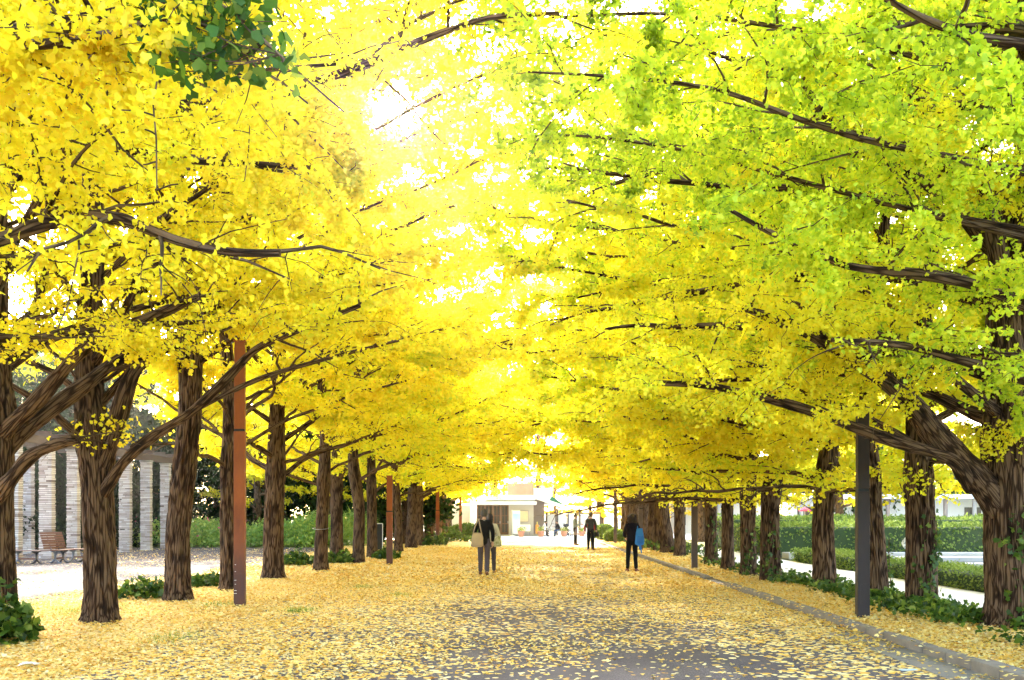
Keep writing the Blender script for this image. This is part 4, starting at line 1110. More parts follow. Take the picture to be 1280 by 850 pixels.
# glazed doors: four leaves of brown frames
for k in range(4):
    a, b_ = bx(595.5 + 10.1 * k), bx(595.5 + 10.1 * (k + 1)) - .03
    zt = eave - .03
    d = part('door', [(a, a + .09, .02, zt, 1.55, 1.65), (b_ - .09, b_, .02, zt, 1.55, 1.65), (a + .09, b_ - .09, zt - .10, zt, 1.555, 1.645), (a + .09, b_ - .09, .02, .28, 1.555, 1.645), (a + .09, b_ - .09, .95, 1.03, 1.555, 1.645), ((a + b_) / 2 - .025, (a + b_) / 2 + .025, .28, .95, 1.57, 1.63), ((a + b_) / 2 - .025, (a + b_) / 2 + .025, 1.03, zt - .1, 1.57, 1.63), (a + .09, b_ - .09, 1.62, 1.66, 1.58, 1.62)], M_DOORW)
    part('pane', [(a + .05, b_ - .05, .15, zt - .05, 1.605, 1.615)], M_GLASS, d)
    part('handle', [(b_ - .07, b_ - .03, 1.0, 1.2, 1.49, 1.54)], M_MARK, d)
# right lean-to roof sloping down to the right, with its green awning
g = MA(); g.bar((bx(668.5), 1.0, bz(622)), (bx(702.5), 1.0, bz(632.5)), 3.0, .16); g.bar((bx(668.5), -.52, bz(621.4)), (bx(702.5), -.52, bz(633)), .06, .26)
obj('lean_to_roof', g, M_WHITEP, cafe, True)
g = MA(); a, b_, c_ = (bx(690), 2.05, bz(623)), (bx(702), 2.05, bz(632.4)), (bx(690), 2.05, bz(630.5))
for p0, p1 in (((bx(689), bz(623)), (bx(703), bz(632.2))),): g.bar((p0[0], 2.6, p0[1]), (p1[0], 2.6, p1[1]), 1.2, .5)
obj('awning', g, M_GREEN, cafe, True)
part('step', [(bx(594), bx(681), 0, .12, -.6, .0)], M_CONC, bev=.02)

# things on and before the wall
def sign_board(nm, label, x0, x1, z0, z1, mat, y, cat, legs=False):
    t = thing(nm, label, cat, ((x0 + x1) / 2, y, 0))
    w = x1 - x0
    g = MA(); g.box((0, 0, (z0 + z1) / 2), (w, .03, z1 - z0)); obj('panel', g, mat, t, True)
    g = MA()
    for q in (-1, 1): g.box((q * (w / 2 + .02), 0, (z0 + z1) / 2), (.04, .05, z1 - z0 + .08)); g.box((0, 0, (z0 + z1) / 2 + q * ((z1 - z0) / 2 + .02)), (w, .05, .04))
    obj('frame', g, M_CONC, t, True)
    if legs:
        for q in (-1, 1):
            g = MA(); g.box((q * w * .42, 0, z0 / 2), (.05, .05, z0)); obj('leg', g, M_CONC, t, True)
    return t
M_POSTER = plain('beige_poster', (.66, .55, .36), .7, .1, 6, .02)
sign_board('poster', 'beige poster on the pale wall right of the hanging banner', bx(649.5), bx(660), bz(652), bz(638.5), M_POSTER, ZB - .04, 'poster')
sign_board('white_board', 'white standing board under the beige poster', bx(650), bx(663), bz(664), bz(655.5), M_WHITEP, ZB - .75, 'board', True)
t = thing('banner', 'pale blue and white upright banner before the cafe wall', 'banner', (bx(645.5), ZB - 1.1, 0))
m, nt, out = new_mat('banner_cloth'); sep = nt.nodes.new('ShaderNodeSeparateXYZ'); nt.links.new(coords(nt), sep.inputs[0])
c = ramp(nt, maprange(nt, sep.outputs[2], .3, 2.0), [(.0, (.75, .76, .78)), (.45, (.72, .76, .80)), (.62, (.35, .58, .78)), (.85, (.28, .52, .76)), (1.0, (.7, .75, .8))])
bsdf(nt, out, c, .8)
g = MA(); xs = np.linspace(-.29, .29, 10); zs = np.linspace(.18, 2.02, 12); X_, Z_ = np.meshgrid(xs, zs)
V = np.stack([X_, .03 * np.sin(X_ * 9 + Z_ * 2), Z_], -1).reshape(-1, 3); i_ = np.arange(11)[:, None] * 10; j_ = np.arange(9)[None]
g.add(V, np.stack([i_ + j_, i_ + j_ + 1, i_ + 11 + j_, i_ + 10 + j_], -1).reshape(-1, 4)); cl = obj('cloth', g, m, t)
sl = cl.modifiers.new('thick', 'SOLIDIFY'); sl.thickness = .008
g = MA(); g.tube([(-.32, .06, .05), (-.32, .06, 2.1)], .02, 8); g.tube([(-.4, .06, 2.06), (.32, .06, 2.06)], .014, 6); obj('pole', g, M_WHITEP, t)
g = MA(); g.lathe([(.001, .0), (.24, .0), (.24, .05), (.05, .09), (.001, .09)], 18, 0, (-.32, .06, 0)); obj('base', g, M_WHITEP, t)
t = thing('yellow_standee', 'small orange and yellow stand sign at the cafe corner', 'sign', (bx(671.3), ZB - .5, 0))
g = MA(); g.box((0, 0, .55), (.28, .1, .75)); bevel(obj('panel', g, plain('orange_panel', (.75, .33, .06), .6, .2, 5, .05), t, True), .05)
g = MA(); g.tube([(0, .08, 0), (0, .08, 1.15)], .03, 8); obj('pole', g, plain('yellow_pole', (.8, .6, .08), .5, .1, 5, .05), t)
TERRA = plain('terracotta', (.52, .25, .17), .8, .15, 5, .15)
POTLEAF = leaf_mat('pot_plant_leaf', [(0.0, (.10, .2, .03)), (.6, (.35, .42, .06)), (1.0, (.7, .6, .1))], .4, False, .3, 2)
for i, (px, py, lab) in enumerate([(651.5, 671.2, 'terracotta pot below the white board left of the cafe corner'), (676, 671, 'terracotta pot nearest the seated pair on their left'), (705, 671, 'terracotta pot between the seated pair and the man with the phone'), (727.5, 670.5, 'terracotta pot between the two standing visitors')]):
    x, y = at(px, py); y = min(y, ZB - 2.4); x = (px - CX) / F * y
    t = thing('plant_pot', lab, 'plant pot', (x, y, .01), 0, 'terracotta pots on the cafe forecourt')
    g = MA(); g.lathe([(.001, .02), (.17, .0), (.19, .05), (.26, .36), (.29, .37), (.29, .44), (.25, .45), (.24, .40), (.001, .38)], 22); obj('pot', g, TERRA, t)
    g = MA(); r = np.random.default_rng(90 + i); n = 160; D = r.normal(size=(n, 3)) * np.array([.14, .14, .09]) + np.array([0, 0, .54]); g.leaves(D, r.uniform(.07, .15, n), r, r.uniform(0, 1, n), 0, 'oval', down=-.5); obj('foliage', g, POTLEAF, t)

# dark framed garden screens right of the cafe
M_FRAME = plain('dark_frame', (.07, .05, .045), .6, .2, 4, .1)
YS = ZB + 3.0; ks = F / YS
def sx(px): return (px - CX) / ks
def sz(py): return CH + (CY - py) / ks
edges = [682, 695.6, 709, 723.5, 737, 751]
lb = ['screen nearest the cafe wall, behind the seated pair', 'screen second from the cafe wall', 'middle screen behind the man with the phone', 'screen between the two standing visitors', 'last framed screen beside the clipped shrubs']
M_SCREEN = plain('white_screen_panel', (.72, .70, .68), .7, .06, 3, .05)
for k in range(5):
    a, b_ = sx(edges[k]), sx(edges[k + 1])
    t = thing('garden_screen', 'white panel in a dark frame: ' + lb[k], 'screen', ((a + b_) / 2, YS, 0), 0, 'white framed screens beside the cafe')
    w = b_ - a; zt = sz(640.5)
    g = MA(); g.box((0, .02, .22 + (zt - .3) / 2), (w - .2, .04, zt - .42)); obj('panel', g, M_SCREEN, t, True)
    g = MA(); tl = .3 if k in (1, 3) else 0
    g.box((-w / 2 + .07, 0, (zt + tl) / 2), (.14, .14, zt + tl)); g.box((w / 2 - .05, 0, zt / 2), (.06, .1, zt)); g.box((.02, 0, zt - .05), (w - .2, .1, .1)); g.box((.02, 0, .12), (w - .2, .08, .08))
    obj('frame', g, M_FRAME, t, True)

# buildings beyond the garden on the right
def pavilion(name, label, x0, x1, y, h, n, roofh=.35):
    t = thing(name, label, 'building', ((x0 + x1) / 2, y, 0)); w = x1 - x0
    g = MA(); g.box((0, 3.2, h / 2), (w, .3, h)); obj('wall', g, M_WHITEP, t, True)
    g = MA(); g.box((0, 1.5, h + roofh / 2 + .01), (w + .8, 4.6, roofh)); bevel(obj('roof', g, M_WHITEP, t, True), .03)
    for k in range(n):
        g = MA(); g.box((-w / 2 + .3 + (w - .6) * k / (n - 1), 0, h / 2), (.28, .28, h)); obj('pillar', g, M_WALLD if k % 2 else M_CONC, t, True)
    for k in range(n - 1):
        if k % 2 == 0:
            f = MA(); cx_ = -w / 2 + .3 + (w - .6) * (k + .5) / (n - 1); ww = (w - .6) / (n - 1) * .6
            f.box((cx_, 3.02, h * .5), (ww, .05, h * .55)); obj('window', f, M_GLASS, t, True)
    return t
pavilion('garden_pavilion', 'long white garden pavilion with pillars beyond the hedges on the right', 24, 52, 86, 3.1, 12)
pavilion('ticket_hall', 'white low building seen in the gap left of the garden pavilion', 13.5, 22.5, 90, 3.4, 5)
t = thing('steel_arbor', 'thin dark steel arbor frame above the broad hedge', 'arbor', (18.2, 55, 0))
for q in (-4, -1.3, 1.3, 4):
    g = MA(); g.box((q, 0, 1.42), (.12, .12, 2.84)); obj('post', g, M_FRAME, t, True)
g = MA(); g.box((0, 0, 2.9), (8.6, .16, .12)); obj('rail', g, M_FRAME, t, True)
PINK = plain('pink_cloth', (.70, .10, .25), .8, .2, 4, .1)
t = thing('pink_parasol', 'small pink stall parasol beyond the broad hedge', 'parasol', ((1006 - CX) / F * 66, 66, 0))
g = MA(); g.lathe([(.001, 2.2), (.2, 2.1), (.42, 1.97), (.42, 1.92), (.2, 2.04), (.001, 2.1)], 16); obj('canopy', g, PINK, t)
g = MA(); g.tube([(0, 0, 0), (0, 0, 2.15)], .025, 8); obj('pole', g, M_WHITEP, t)
# ------------------------------------------------------------------ people
def skin_raw(V, E, rads, root=0, sub=2):
    bm = bmesh.new(); lay = bm.verts.layers.skin.verify()
    vs = []
    for i, v in enumerate(V):
        b = bm.verts.new(v); q = rads[i]; q = q if isinstance(q, (tuple, list)) else (q, q)
        b[lay].radius = q; b[lay].use_root = (i == root); vs.append(b)
    for a, b in E: bm.edges.new((vs[a], vs[b]))
    me = bpy.data.meshes.new('tmp'); bm.to_mesh(me); bm.free()
    o = bpy.data.objects.new('tmp', me); COL.objects.link(o)
    s = o.modifiers.new('s', 'SKIN'); s.use_smooth_shade = True
    u = o.modifiers.new('u', 'SUBSURF'); u.levels = sub; u.render_levels = sub
    dg = bpy.context.evaluated_depsgraph_get(); ev = o.evaluated_get(dg)
    m2 = bpy.data.meshes.new_from_object(ev)
    n = len(m2.vertices); co = np.zeros(n * 3, np.float32); m2.vertices.foreach_get('co', co)
    F_ = [list(p.vertices) for p in m2.polygons]
    bpy.data.objects.remove(o); bpy.data.meshes.remove(me); bpy.data.meshes.remove(m2)
    return co.reshape(-1, 3), F_
def add_raw(g, co, F_, mat=0):
    q = np.array([f for f in F_ if len(f) == 4]); t3 = np.array([f for f in F_ if len(f) == 3])
    n0 = g.n
    g.v.append(co.astype(np.float32)); g.n += len(co)
    if len(q): g.f.append((q + n0, mat))
    if len(t3): g.f.append((t3 + n0, mat))
SKIN = plain('skin', (.55, .33, .23), .55, .06, 6, .03)
M_EYE = plain('dark_eye', (.02, .015, .012), .3, .05, 9, .0)
M_LIP = plain('lip', (.38, .15, .12), .5, .05, 9, .0)
HAIRB = plain('black_hair', (.018, .013, .011), .5, .35, 30, .4, stretch=(1, 1, .1))
HAIRBR = plain('dark_brown_hair', (.045, .025, .017), .5, .4, 24, .5, stretch=(1, 1, .2))
HAIRG = plain('greying_hair', (.07, .06, .055), .5, .4, 30, .4)
def cloth(name, col, var=.15): return plain(name, col, .85, var, 7, .25, .15)
def person(label, x, y, rz, H, J, cols, hair='short', hairm=None, coat=None, skirt=None, z=0.0, head_turn=0.0, head_tilt=0.0, sleeve=True, group=None, longcoat=0.0, build=1.0):
    """J: joint overrides in a 1.70 m body facing +Y. cols: top, trousers, shoes"""
    t = thing('person', label, 'person', (x, y, z), rz, group); s = H / 1.70; t.scale = (s, s, s)
    D = dict(pel=(0, 0, .93), sp=(0, 0, 1.10), ch=(0, .0, 1.28), nk=(0, .0, 1.44), hd=(0, .015, 1.54),
             shl=(-.165, 0, 1.385), shr=(.165, 0, 1.385), ell=(-.22, -.02, 1.10), elr=(.22, -.02, 1.10), wrl=(-.22, .06, .86), wrr=(.22, .06, .86),
             hpl=(-.09, 0, .88), hpr=(.09, 0, .88), knl=(-.10, .02, .48), knr=(.10, .02, .48), anl=(-.10, -.02, .08), anr=(.10, -.02, .08), tol=(-.115, .12, .03), tor=(.115, .12, .03))
    D.update(J)
    D = {k: np.array(v, float) for k, v in D.items()}
    names = ['pel', 'sp', 'ch', 'nk', 'hd', 'shl', 'ell', 'wrl', 'shr', 'elr', 'wrr', 'hpl', 'knl', 'anl', 'tol', 'hpr', 'knr', 'anr', 'tor']
    E = [('pel', 'sp'), ('sp', 'ch'), ('ch', 'nk'), ('nk', 'hd'), ('ch', 'shl'), ('shl', 'ell'), ('ell', 'wrl'), ('ch', 'shr'), ('shr', 'elr'), ('elr', 'wrr'), ('pel', 'hpl'), ('hpl', 'knl'), ('knl', 'anl'), ('anl', 'tol'), ('pel', 'hpr'), ('hpr', 'knr'), ('knr', 'anr'), ('anr', 'tor')]
    RD = dict(pel=(.12, .088), sp=(.105, .078), ch=(.125, .09), nk=.052, hd=.055, shl=.058, shr=.058, ell=.042, elr=.042, wrl=.028, wrr=.028, hpl=.082, hpr=.082, knl=.055, knr=.055, anl=.036, anr=.036, tol=.032, tor=.032)
    ix = {n: i for i, n in enumerate(names)}
    co, F_ = skin_raw([D[n] for n in names], [(ix[a], ix[b]) for a, b in E], [RD[n] for n in names])
    g = MA(); add_raw(g, co, F_, 0)
    # hands: palm and five bent fingers rooted in it
    for sd in ('l', 'r'):
        w = D['wr' + sd]; e = D['el' + sd]; d = (w - e) / np.linalg.norm(w - e)
        sx_ = np.cross(d, [1, 0, 0]); sx_ /= np.linalg.norm(sx_) + 1e-9; sn = np.cross(sx_, d)
        pal = w + d * .055
        g.tube([w - d * .01, w + d * .03, w + d * .075, w + d * .095], [.026, .036, .036, .022], 8)
        for k in range(4):
            o = sx_ * (k - 1.5) * .019; Lf = (.062, .074, .07, .054)[k]; cu = sn * (.012 if sd == 'l' else -.012)
            g.tube([pal + o + d * .03, pal + o + d * (.04 + Lf * .45) + cu * .4, pal + o + d * (.035 + Lf * .8) + cu * 1.6, pal + o + d * (.03 + Lf) + cu * 2.6], [.0095, .009, .008, .006], 6)
        g.tube([w + d * .025 + sx_ * .03, w + d * .06 + sx_ * .052, w + d * .085 + sx_ * .05, w + d * .10 + sx_ * .042], [.012, .011, .009, .007], 6)
    # head
    hc = D['hd'] + np.array([0, .012, .075])
    M = np.array(Matrix.Rotation(head_turn, 3, 'Z') @ Matrix.Rotation(head_tilt, 3, 'X'))
    def hp(v): return hc + M @ np.asarray(v, float)
    th = np.linspace(0, 2 * PI, 20, endpoint=False); ph = np.linspace(.03, PI - .03, 14)
    Dv = np.stack([np.sin(ph)[:, None] * np.cos(th), np.sin(ph)[:, None] * np.sin(th), np.cos(ph)[:, None] + 0 * th], -1)
    jaw = 1 - .26 * np.clip(-Dv[..., 2], 0, 1) ** 1.2
    V = Dv * np.array([.074, .094, .116]); V[..., 0] *= jaw; V[..., 1] = V[..., 1] * (1 - .12 * np.clip(-Dv[..., 2], 0, 1)) + .012 * np.clip(-Dv[..., 2], 0, 1)
    V = V.reshape(-1, 3) @ M.T + hc
    i = np.arange(13)[:, None] * 20; j = np.arange(20)[None]; j2 = (j + 1) % 20
    g.add(V, np.stack([i + j, i + 20 + j, i + 20 + j2, i + j2], -1).reshape(-1, 4), 0)
    g.tube([hp((0, .088, .012)), hp((0, .106, -.02)), hp((0, .098, -.034))], [.008, .015, .010], 8)
    for q in (-1, 1):
        g.blob(hp((q * .075, -.005, -.01)), (.010, .02, .032), 8, 6); g.blob(hp((q * .030, .083, .014)), (.013, .008, .007), 8, 6, 1)
        g.tube([hp((q * .015, .092, .034)), hp((q * .045, .081, .034))], [.005, .003], 5, 3)
    g.tube([hp((-.025, .083, -.056)), hp((0, .090, -.055)), hp((.025, .083, -.056))], [.004, .006, .004], 6, 2)
    obj('body', g, [SKIN, M_EYE, M_LIP, hairm or HAIRB], t)
    # hair
    g = MA(); r = np.random.default_rng(int(H * 1000) + int(x * 10))
    th = np.linspace(0, 2 * PI, 24, endpoint=False); ph = np.linspace(.02, PI * .74, 12)
    Dv = np.stack([np.sin(ph)[:, None] * np.cos(th), np.sin(ph)[:, None] * np.sin(th), np.cos(ph)[:, None] + 0 * th], -1)
    V = Dv * np.array([.084, .104, .125]) * (1 + .10 * (fbm(Dv * 6, 3, 2) - .5))[..., None]
    V[..., 2] += .006; V[..., 1] -= .010
    front = (Dv[..., 1] > .25); V[..., 2] = np.where(front, np.maximum(V[..., 2], .052), V[..., 2]); V[..., 1] = np.where(front & (Dv[..., 2] < .45), np.minimum(V[..., 1], .078), V[..., 1])
    V = V.reshape(-1, 3) @ M.T + hc; i = np.arange(11)[:, None] * 24; j = np.arange(24)[None]; j2 = (j + 1) % 24
    g.add(V, np.stack([i + j, i + 24 + j, i + 24 + j2, i + j2], -1).reshape(-1, 4))
    if hair in ('long', 'curly'):
        L_ = .26 if hair == 'curly' else .24; wv = .13 if hair == 'curly' else .04
        for (ox, w_) in ((-.05, 1), (0, 1.05), (.05, 1)):
            pass
        g.blob(hp((0, -.035, -.05)), (.125 if hair == 'curly' else .086, .10, .185), 22, 14, 0, wv, 4, 5.0)
        if hair == 'curly':
            for k in range(46):
                a = r.uniform(PI * .95, PI * 2.05); zz = r.uniform(-.2, .11); rr_ = .125 + .014 * r.normal()
                p0 = np.array([math.cos(a) * rr_, math.sin(a) * rr_ * .85 - .02, zz])
                P = [hp(p0 + np.array([.016 * math.sin(u * 7 + k), .014 * math.cos(u * 7 + k), -.022 * u])) for u in np.linspace(0, 4, 8)]
                g.tube(P, [.012, .014, .014, .013, .012, .01, .008, .005], 5)
    obj('hair', g, hairm or HAIRB, t)
    # clothes
    top, tro, sho = cols
    inf = .017 * build
    nm2 = ['pel', 'sp', 'ch', 'nk'] + (['shl', 'ell', 'wrl', 'shr', 'elr', 'wrr'] if sleeve else ['shl', 'ell', 'shr', 'elr'])
    D2 = dict(D); D2['pel'] = D['pel'] + np.array([0, 0, -.09 - longcoat]); D2['nk'] = D['nk'] + np.array([0, 0, .02])
    for sd in 'lr': D2['wr' + sd] = D['wr' + sd] + (D['el' + sd] - D['wr' + sd]) * .08
    E2 = [(a, b) for a, b in E if a in nm2 and b in nm2]
    R2 = {k: (tuple(q + inf for q in v) if isinstance(v, tuple) else v + inf) for k, v in RD.items()}
    R2['pel'] = (.165 * build, .128); R2['sp'] = (.142 * build, .112); R2['ch'] = (.152 * build, .118); R2['nk'] = .066; R2['wrl'] = R2['wrr'] = .046; R2['ell'] = R2['elr'] = .058
    ix2 = {n: i for i, n in enumerate(nm2)}
    co, F_ = skin_raw([D2[n] for n in nm2], [(ix2[a], ix2[b]) for a, b in E2], [R2[n] for n in nm2])
    co = co * (1 + 0); nz = fbm(co * 16, 5, 2) - .5; co = co + np.stack([nz * .012, (fbm(co * 16 + 9, 6, 2) - .5) * .014, 0 * nz], -1)
    g = MA(); add_raw(g, co, F_); obj('jacket', g, top, t)
    D3 = dict(D); D3['wst'] = D['pel'] + (D['sp'] - D['pel']) * .8
    nm3 = ['pel', 'wst', 'hpl', 'knl', 'anl', 'hpr', 'knr', 'anr']; E3 = [(a, b) for a, b in E if a in nm3 and b in nm3] + [('pel', 'wst')]
    R3 = {k: (tuple(q + .014 for q in v) if isinstance(v, tuple) else v + .016) for k, v in RD.items()}; R3['anl'] = R3['anr'] = .056; R3['pel'] = (.155, .12); R3['wst'] = (.125, .098)
    ix3 = {n: i for i, n in enumerate(nm3)}
    co, F_ = skin_raw([D3[n] for n in nm3], [(ix3[a], ix3[b]) for a, b in E3], [R3[n] for n in nm3])
    co = co + np.stack([(fbm(co * 14, 7, 2) - .5) * .014, (fbm(co * 14 + 4, 8, 2) - .5) * .014, 0 * co[:, 0]], -1)
    g = MA(); add_raw(g, co, F_); obj('trousers', g, tro, t)
    for sd in 'lr':
        a, b = D['an' + sd], D['to' + sd]; d = b - a; dh = np.array([d[0], d[1], 0]); dh /= np.linalg.norm(dh) + 1e-9
        g = MA(); g.tube([a - dh * .06 + [0, 0, -.03], a - dh * .03 + [0, 0, -.02], a + d * .45 + [0, 0, .005], b + [0, 0, .006], b + dh * .045 + [0, 0, .0]], [.028, .042, .044, .038, .018], 10); obj('shoe', g, sho, t)
    return t, D, s
def xf(t, p):
    """point of a person's own frame in the world"""
    s = t.scale[0]; c, n = math.cos(t.rotation_euler.z), math.sin(t.rotation_euler.z)
    p = np.asarray(p, float) * s
    return np.array([t.location.x + c * p[0] - n * p[1], t.location.y + n * p[0] + c * p[1], t.location.z + p[2]])
def carried(name, label, cat, t, org):
    """a thing held or worn by somebody: stands at org (the person's frame), turned and sized like them"""
    o = thing(name, label, cat, tuple(xf(t, org)), t.rotation_euler.z); o.scale = t.scale
    return o
def bagshape(g, w, d, h, n=0.12, mat=0, seed=1, taper=.8):
    """soft bag hanging from its top edge at z = 0"""
    th = np.linspace(0, 2 * PI, 24, endpoint=False); zz = np.linspace(0, -h, 12)
    c, s = np.cos(th), np.sin(th)
    sq = lambda q: np.sign(q) * np.abs(q) ** .6
    u = np.linspace(0, 1, 12)
    k = taper + (1 - taper) * np.sin(np.clip(u * 1.15, 0, 1) * PI / 2); k = k * np.where(u > .88, 1 - ((u - .88) / .12) ** 2 * .45, 1)
    dk = .35 + .65 * np.sin(np.clip(u * 1.2, 0, 1) * PI / 2)
    V = np.stack([k[:, None] * sq(c) * w / 2, (k * dk)[:, None] * sq(s) * d / 2, zz[:, None] + 0 * c], -1)
    V = V + (fbm(V * 9 + seed, seed, 2)[..., None] - .5) * n * .25
    i = np.arange(11)[:, None] * 24; j = np.arange(24)[None]; j2 = (j + 1) % 24
    g.add(V.reshape(-1, 3), np.stack([i + j, i + 24 + j, i + 24 + j2, i + j2], -1).reshape(-1, 4), mat)
    g.f.append((np.array([[g.n - 24 + a for a in range(24)]]), mat)); g.f.append((np.array([[g.n - 288 + a for a in range(24)[::-1]]]), mat))

BLK = cloth('black_wool', (.008, .007, .008)); GRYT = cloth('grey_purple_trousers', (.085, .065, .075)); BRSH = cloth('brown_leather', (.13, .06, .035))
NAVY = cloth('dark_navy_fleece', (.012, .009, .018)); BLKT = cloth('black_trousers', (.006, .0055, .007)); REDSH = cloth('brick_shoe', (.25, .09, .07))
CREAM = cloth('cream_jacket', (.62, .57, .47)); DENIM = cloth('denim_shirt', (.17, .23, .27)); DKGR = cloth('charcoal_cloth', (.03, .03, .033)); RED = cloth('dark_red_cloth', (.28, .025, .03))
BEIGE = cloth('beige_canvas', (.42, .32, .21)); BLUE = cloth('bright_blue_nylon', (.035, .20, .62)); LILAC = cloth('lilac_grey_cloth', (.20, .17, .24)); JEANS = cloth('blue_jeans', (.05, .10, .24)); WHITE = cloth('white_shirt', (.75, .73, .72))
GOLD = cloth('tan_shoe', (.35, .2, .07))
m, nt, out = new_mat('camouflage_bag_cloth'); c = ramp(nt, noise(nt, coords(nt), 9, 2), [(.40, (.55, .50, .28)), (.48, (.33, .31, .12)), (.56, (.62, .58, .40)), (.66, (.22, .20, .10))], 'CONSTANT'); bsdf(nt, out, c, .8); CAMO = m
m, nt, out = new_mat('spotted_cloth'); vo = nt.nodes.new('ShaderNodeTexVoronoi'); vo.inputs['Scale'].default_value = 26; nt.links.new(coords(nt), vo.inputs['Vector'])
c = ramp(nt, vo.outputs['Distance'], [(.0, (.03, .03, .03)), (.33, (.78, .77, .74))], 'CONSTANT'); bsdf(nt, out, c, .85); SPOT = m

x, y = at(605, 720.5)
tm, D, s = person('man in black pullover and grey trousers walking away with a beige tote bag', x, y, R(2), 1.72,
    dict(ell=(-.25, -.03, 1.13), wrl=(-.24, .10, .93), elr=(.23, -.05, 1.11), wrr=(.22, .04, .87), knl=(-.09, .10, .49), anl=(-.09, .10, .10), tol=(-.10, .235, .045), knr=(.085, .0, .48), anr=(.08, -.20, .11), tor=(.085, -.09, .03), hd=(0, .02, 1.54)),
    (BLK, GRYT, BRSH), 'short', HAIRG, build=1.08, longcoat=.06)
bgt = carried('tote_bag', 'beige canvas tote bag slung on the left shoulder of the man in black', 'bag', tm, (-.17, -.15, 1.12))
g = MA(); bagshape(g, .33, .15, .36, .12, 0, 3, .72); obj('pouch', g, BEIGE, bgt)
g = MA(); g.tube([(-.11, 0, -.02), (-.06, -.0, .16), (0.02, .08, .33), (.03, .15, .35), (.0, .24, .28)], .017, 6); g.tube([(.11, 0, -.02), (.07, -.0, .16), (0.04, .08, .335), (.05, .15, .355), (.03, .24, .28)], .017, 6); obj('strap', g, BEIGE, bgt)
g = MA(); a = np.linspace(0, 2 * PI, 16); g.tube(np.stack([.066 * np.cos(a), .066 * np.sin(a) - .003, 1.447 + .012 * np.sin(a)], -1), .014, 6, cap=False); obj('collar', g, cloth('grey_collar', (.25, .26, .28)), tm)
x, y = at(612.5, 719); 
tw_, D, s = person('woman in cream jacket walking close beside the man with the tote bag', x, y + .12, R(-4), 1.60,
    dict(ell=(-.21, -.02, 1.12), wrl=(-.20, .06, .90), elr=(.24, .0, 1.12), wrr=(.17, .20, 1.0), knl=(-.09, -.02, .48), anl=(-.09, -.22, .13), tol=(-.10, -.12, .03), knr=(.09, .13, .50), anr=(.095, .16, .10), tor=(.10, .29, .05)),
    (CREAM, GRYT, GOLD), 'long', HAIRBR)
cb = carried('shoulder_bag', 'patterned khaki bag on the right hip of the woman in cream', 'bag', tw_, (.20, -.10, 1.10))
g = MA(); bagshape(g, .28, .15, .30, .12, 0, 6, .85); obj('pouch', g, CAMO, cb)
g = MA(); g.tube([(-.10, 0, -.01), (-.09, .02, .16), (-.045, .09, .345), (-.04, .15, .30), (0, .18, 0.0)], .014, 6); obj('strap', g, CAMO, cb)

x, y = at(790, 715)
tb, D, s = person('woman with long curly hair, dark hooded top and black trousers, seen from behind', x, y, R(4), 1.60,
    dict(ell=(-.24, -.02, 1.11), wrl=(-.16, .17, 1.02), elr=(.25, -.03, 1.12), wrr=(.18, .17, 1.03), anl=(-.13, .0, .08), tol=(-.15, .13, .03), knl=(-.115, .02, .48), knr=(.11, .03, .48), anr=(.115, -.04, .08), tor=(.18, .07, .03)),
    (NAVY, BLKT, REDSH), 'curly', HAIRBR, build=1.15)
g = MA(); g.blob((0, -.085, 1.37), (.125, .06, .10), 18, 10, 0, .12, 3, 4); a = np.linspace(PI * .98, PI * 2.02, 14); g.tube(np.stack([.115 * np.cos(a), -.02 + .10 * np.sin(a), 1.425 + .012 * np.cos(2 * a)], -1), .028, 8); obj('hood', g, NAVY, tb)
bp = carried('backpack', 'bright blue backpack hanging from one shoulder of the curly haired woman', 'backpack', tb, (.20, -.155, 1.30))
g = MA(); bagshape(g, .27, .19, .50, .14, 0, 9, .62); obj('pouch', g, BLUE, bp)
g = MA(); g.tube([(-.05, .06, .0), (-.05, .10, .085), (-.04, .16, .13), (-.02, .24, .09), (.02, .26, -.06), (.05, .13, -.28), (.03, .03, -.4)], .018, 7); g.tube([(.02, .02, -.46), (.035, .01, -.56), (.05, 0, -.68), (.06, 0, -.74)], [.026, .022, .02, .012], 7); g.tube([(-.02, -.02, -.44), (.0, -.02, -.58), (.02, -.03, -.64)], [.02, .016, .012], 6); obj('strap', g, BLUE, bp)
g = MA(); bagshape(g, .20, .07, .22, .08, 0, 4, .9); o = obj('pocket', g, cloth('mid_blue_nylon', (.03, .15, .50)), bp); o.location = (0.01, -.085, -.23)

x, y = at(738.5, 688.5)
tk, D, s = person('man in a black jacket standing with his head turned right', x, y, R(-18), 1.72,
    dict(wrl=(-.16, .20, 1.03), ell=(-.24, -.02, 1.12), elr=(.25, -.03, 1.11), wrr=(.22, .12, .92), anr=(.10, .02, .08), tor=(.15, .16, .03), tol=(-.14, .12, .03)), (DKGR, BLKT, BRSH), 'short', HAIRB, head_turn=R(-35))
hb = carried('handbag', 'black handbag held low at the right side of the man in black', 'bag', tk, (.24, .13, .84))
g = MA(); bagshape(g, .24, .10, .20, .05, 0, 2, .9); obj('pouch', g, DKGR, hb)
g = MA(); g.tube([(-.08, 0, -.01), (-.06, 0, .04), (0, 0, .065), (.06, 0, .04), (.08, 0, -.01)], .009, 6); obj('handle', g, DKGR, hb)
person('person in a dark red top mostly hidden behind the man in the black jacket', x + .02, y + .75, R(160), 1.60, dict(ell=(-.25, .0, 1.12), elr=(.27, .0, 1.12), wrl=(-.2, .12, .92), wrr=(.22, .12, .92)), (RED, BLKT, BRSH), 'short', HAIRB, build=1.1)
x, y = at(719, 681.5)
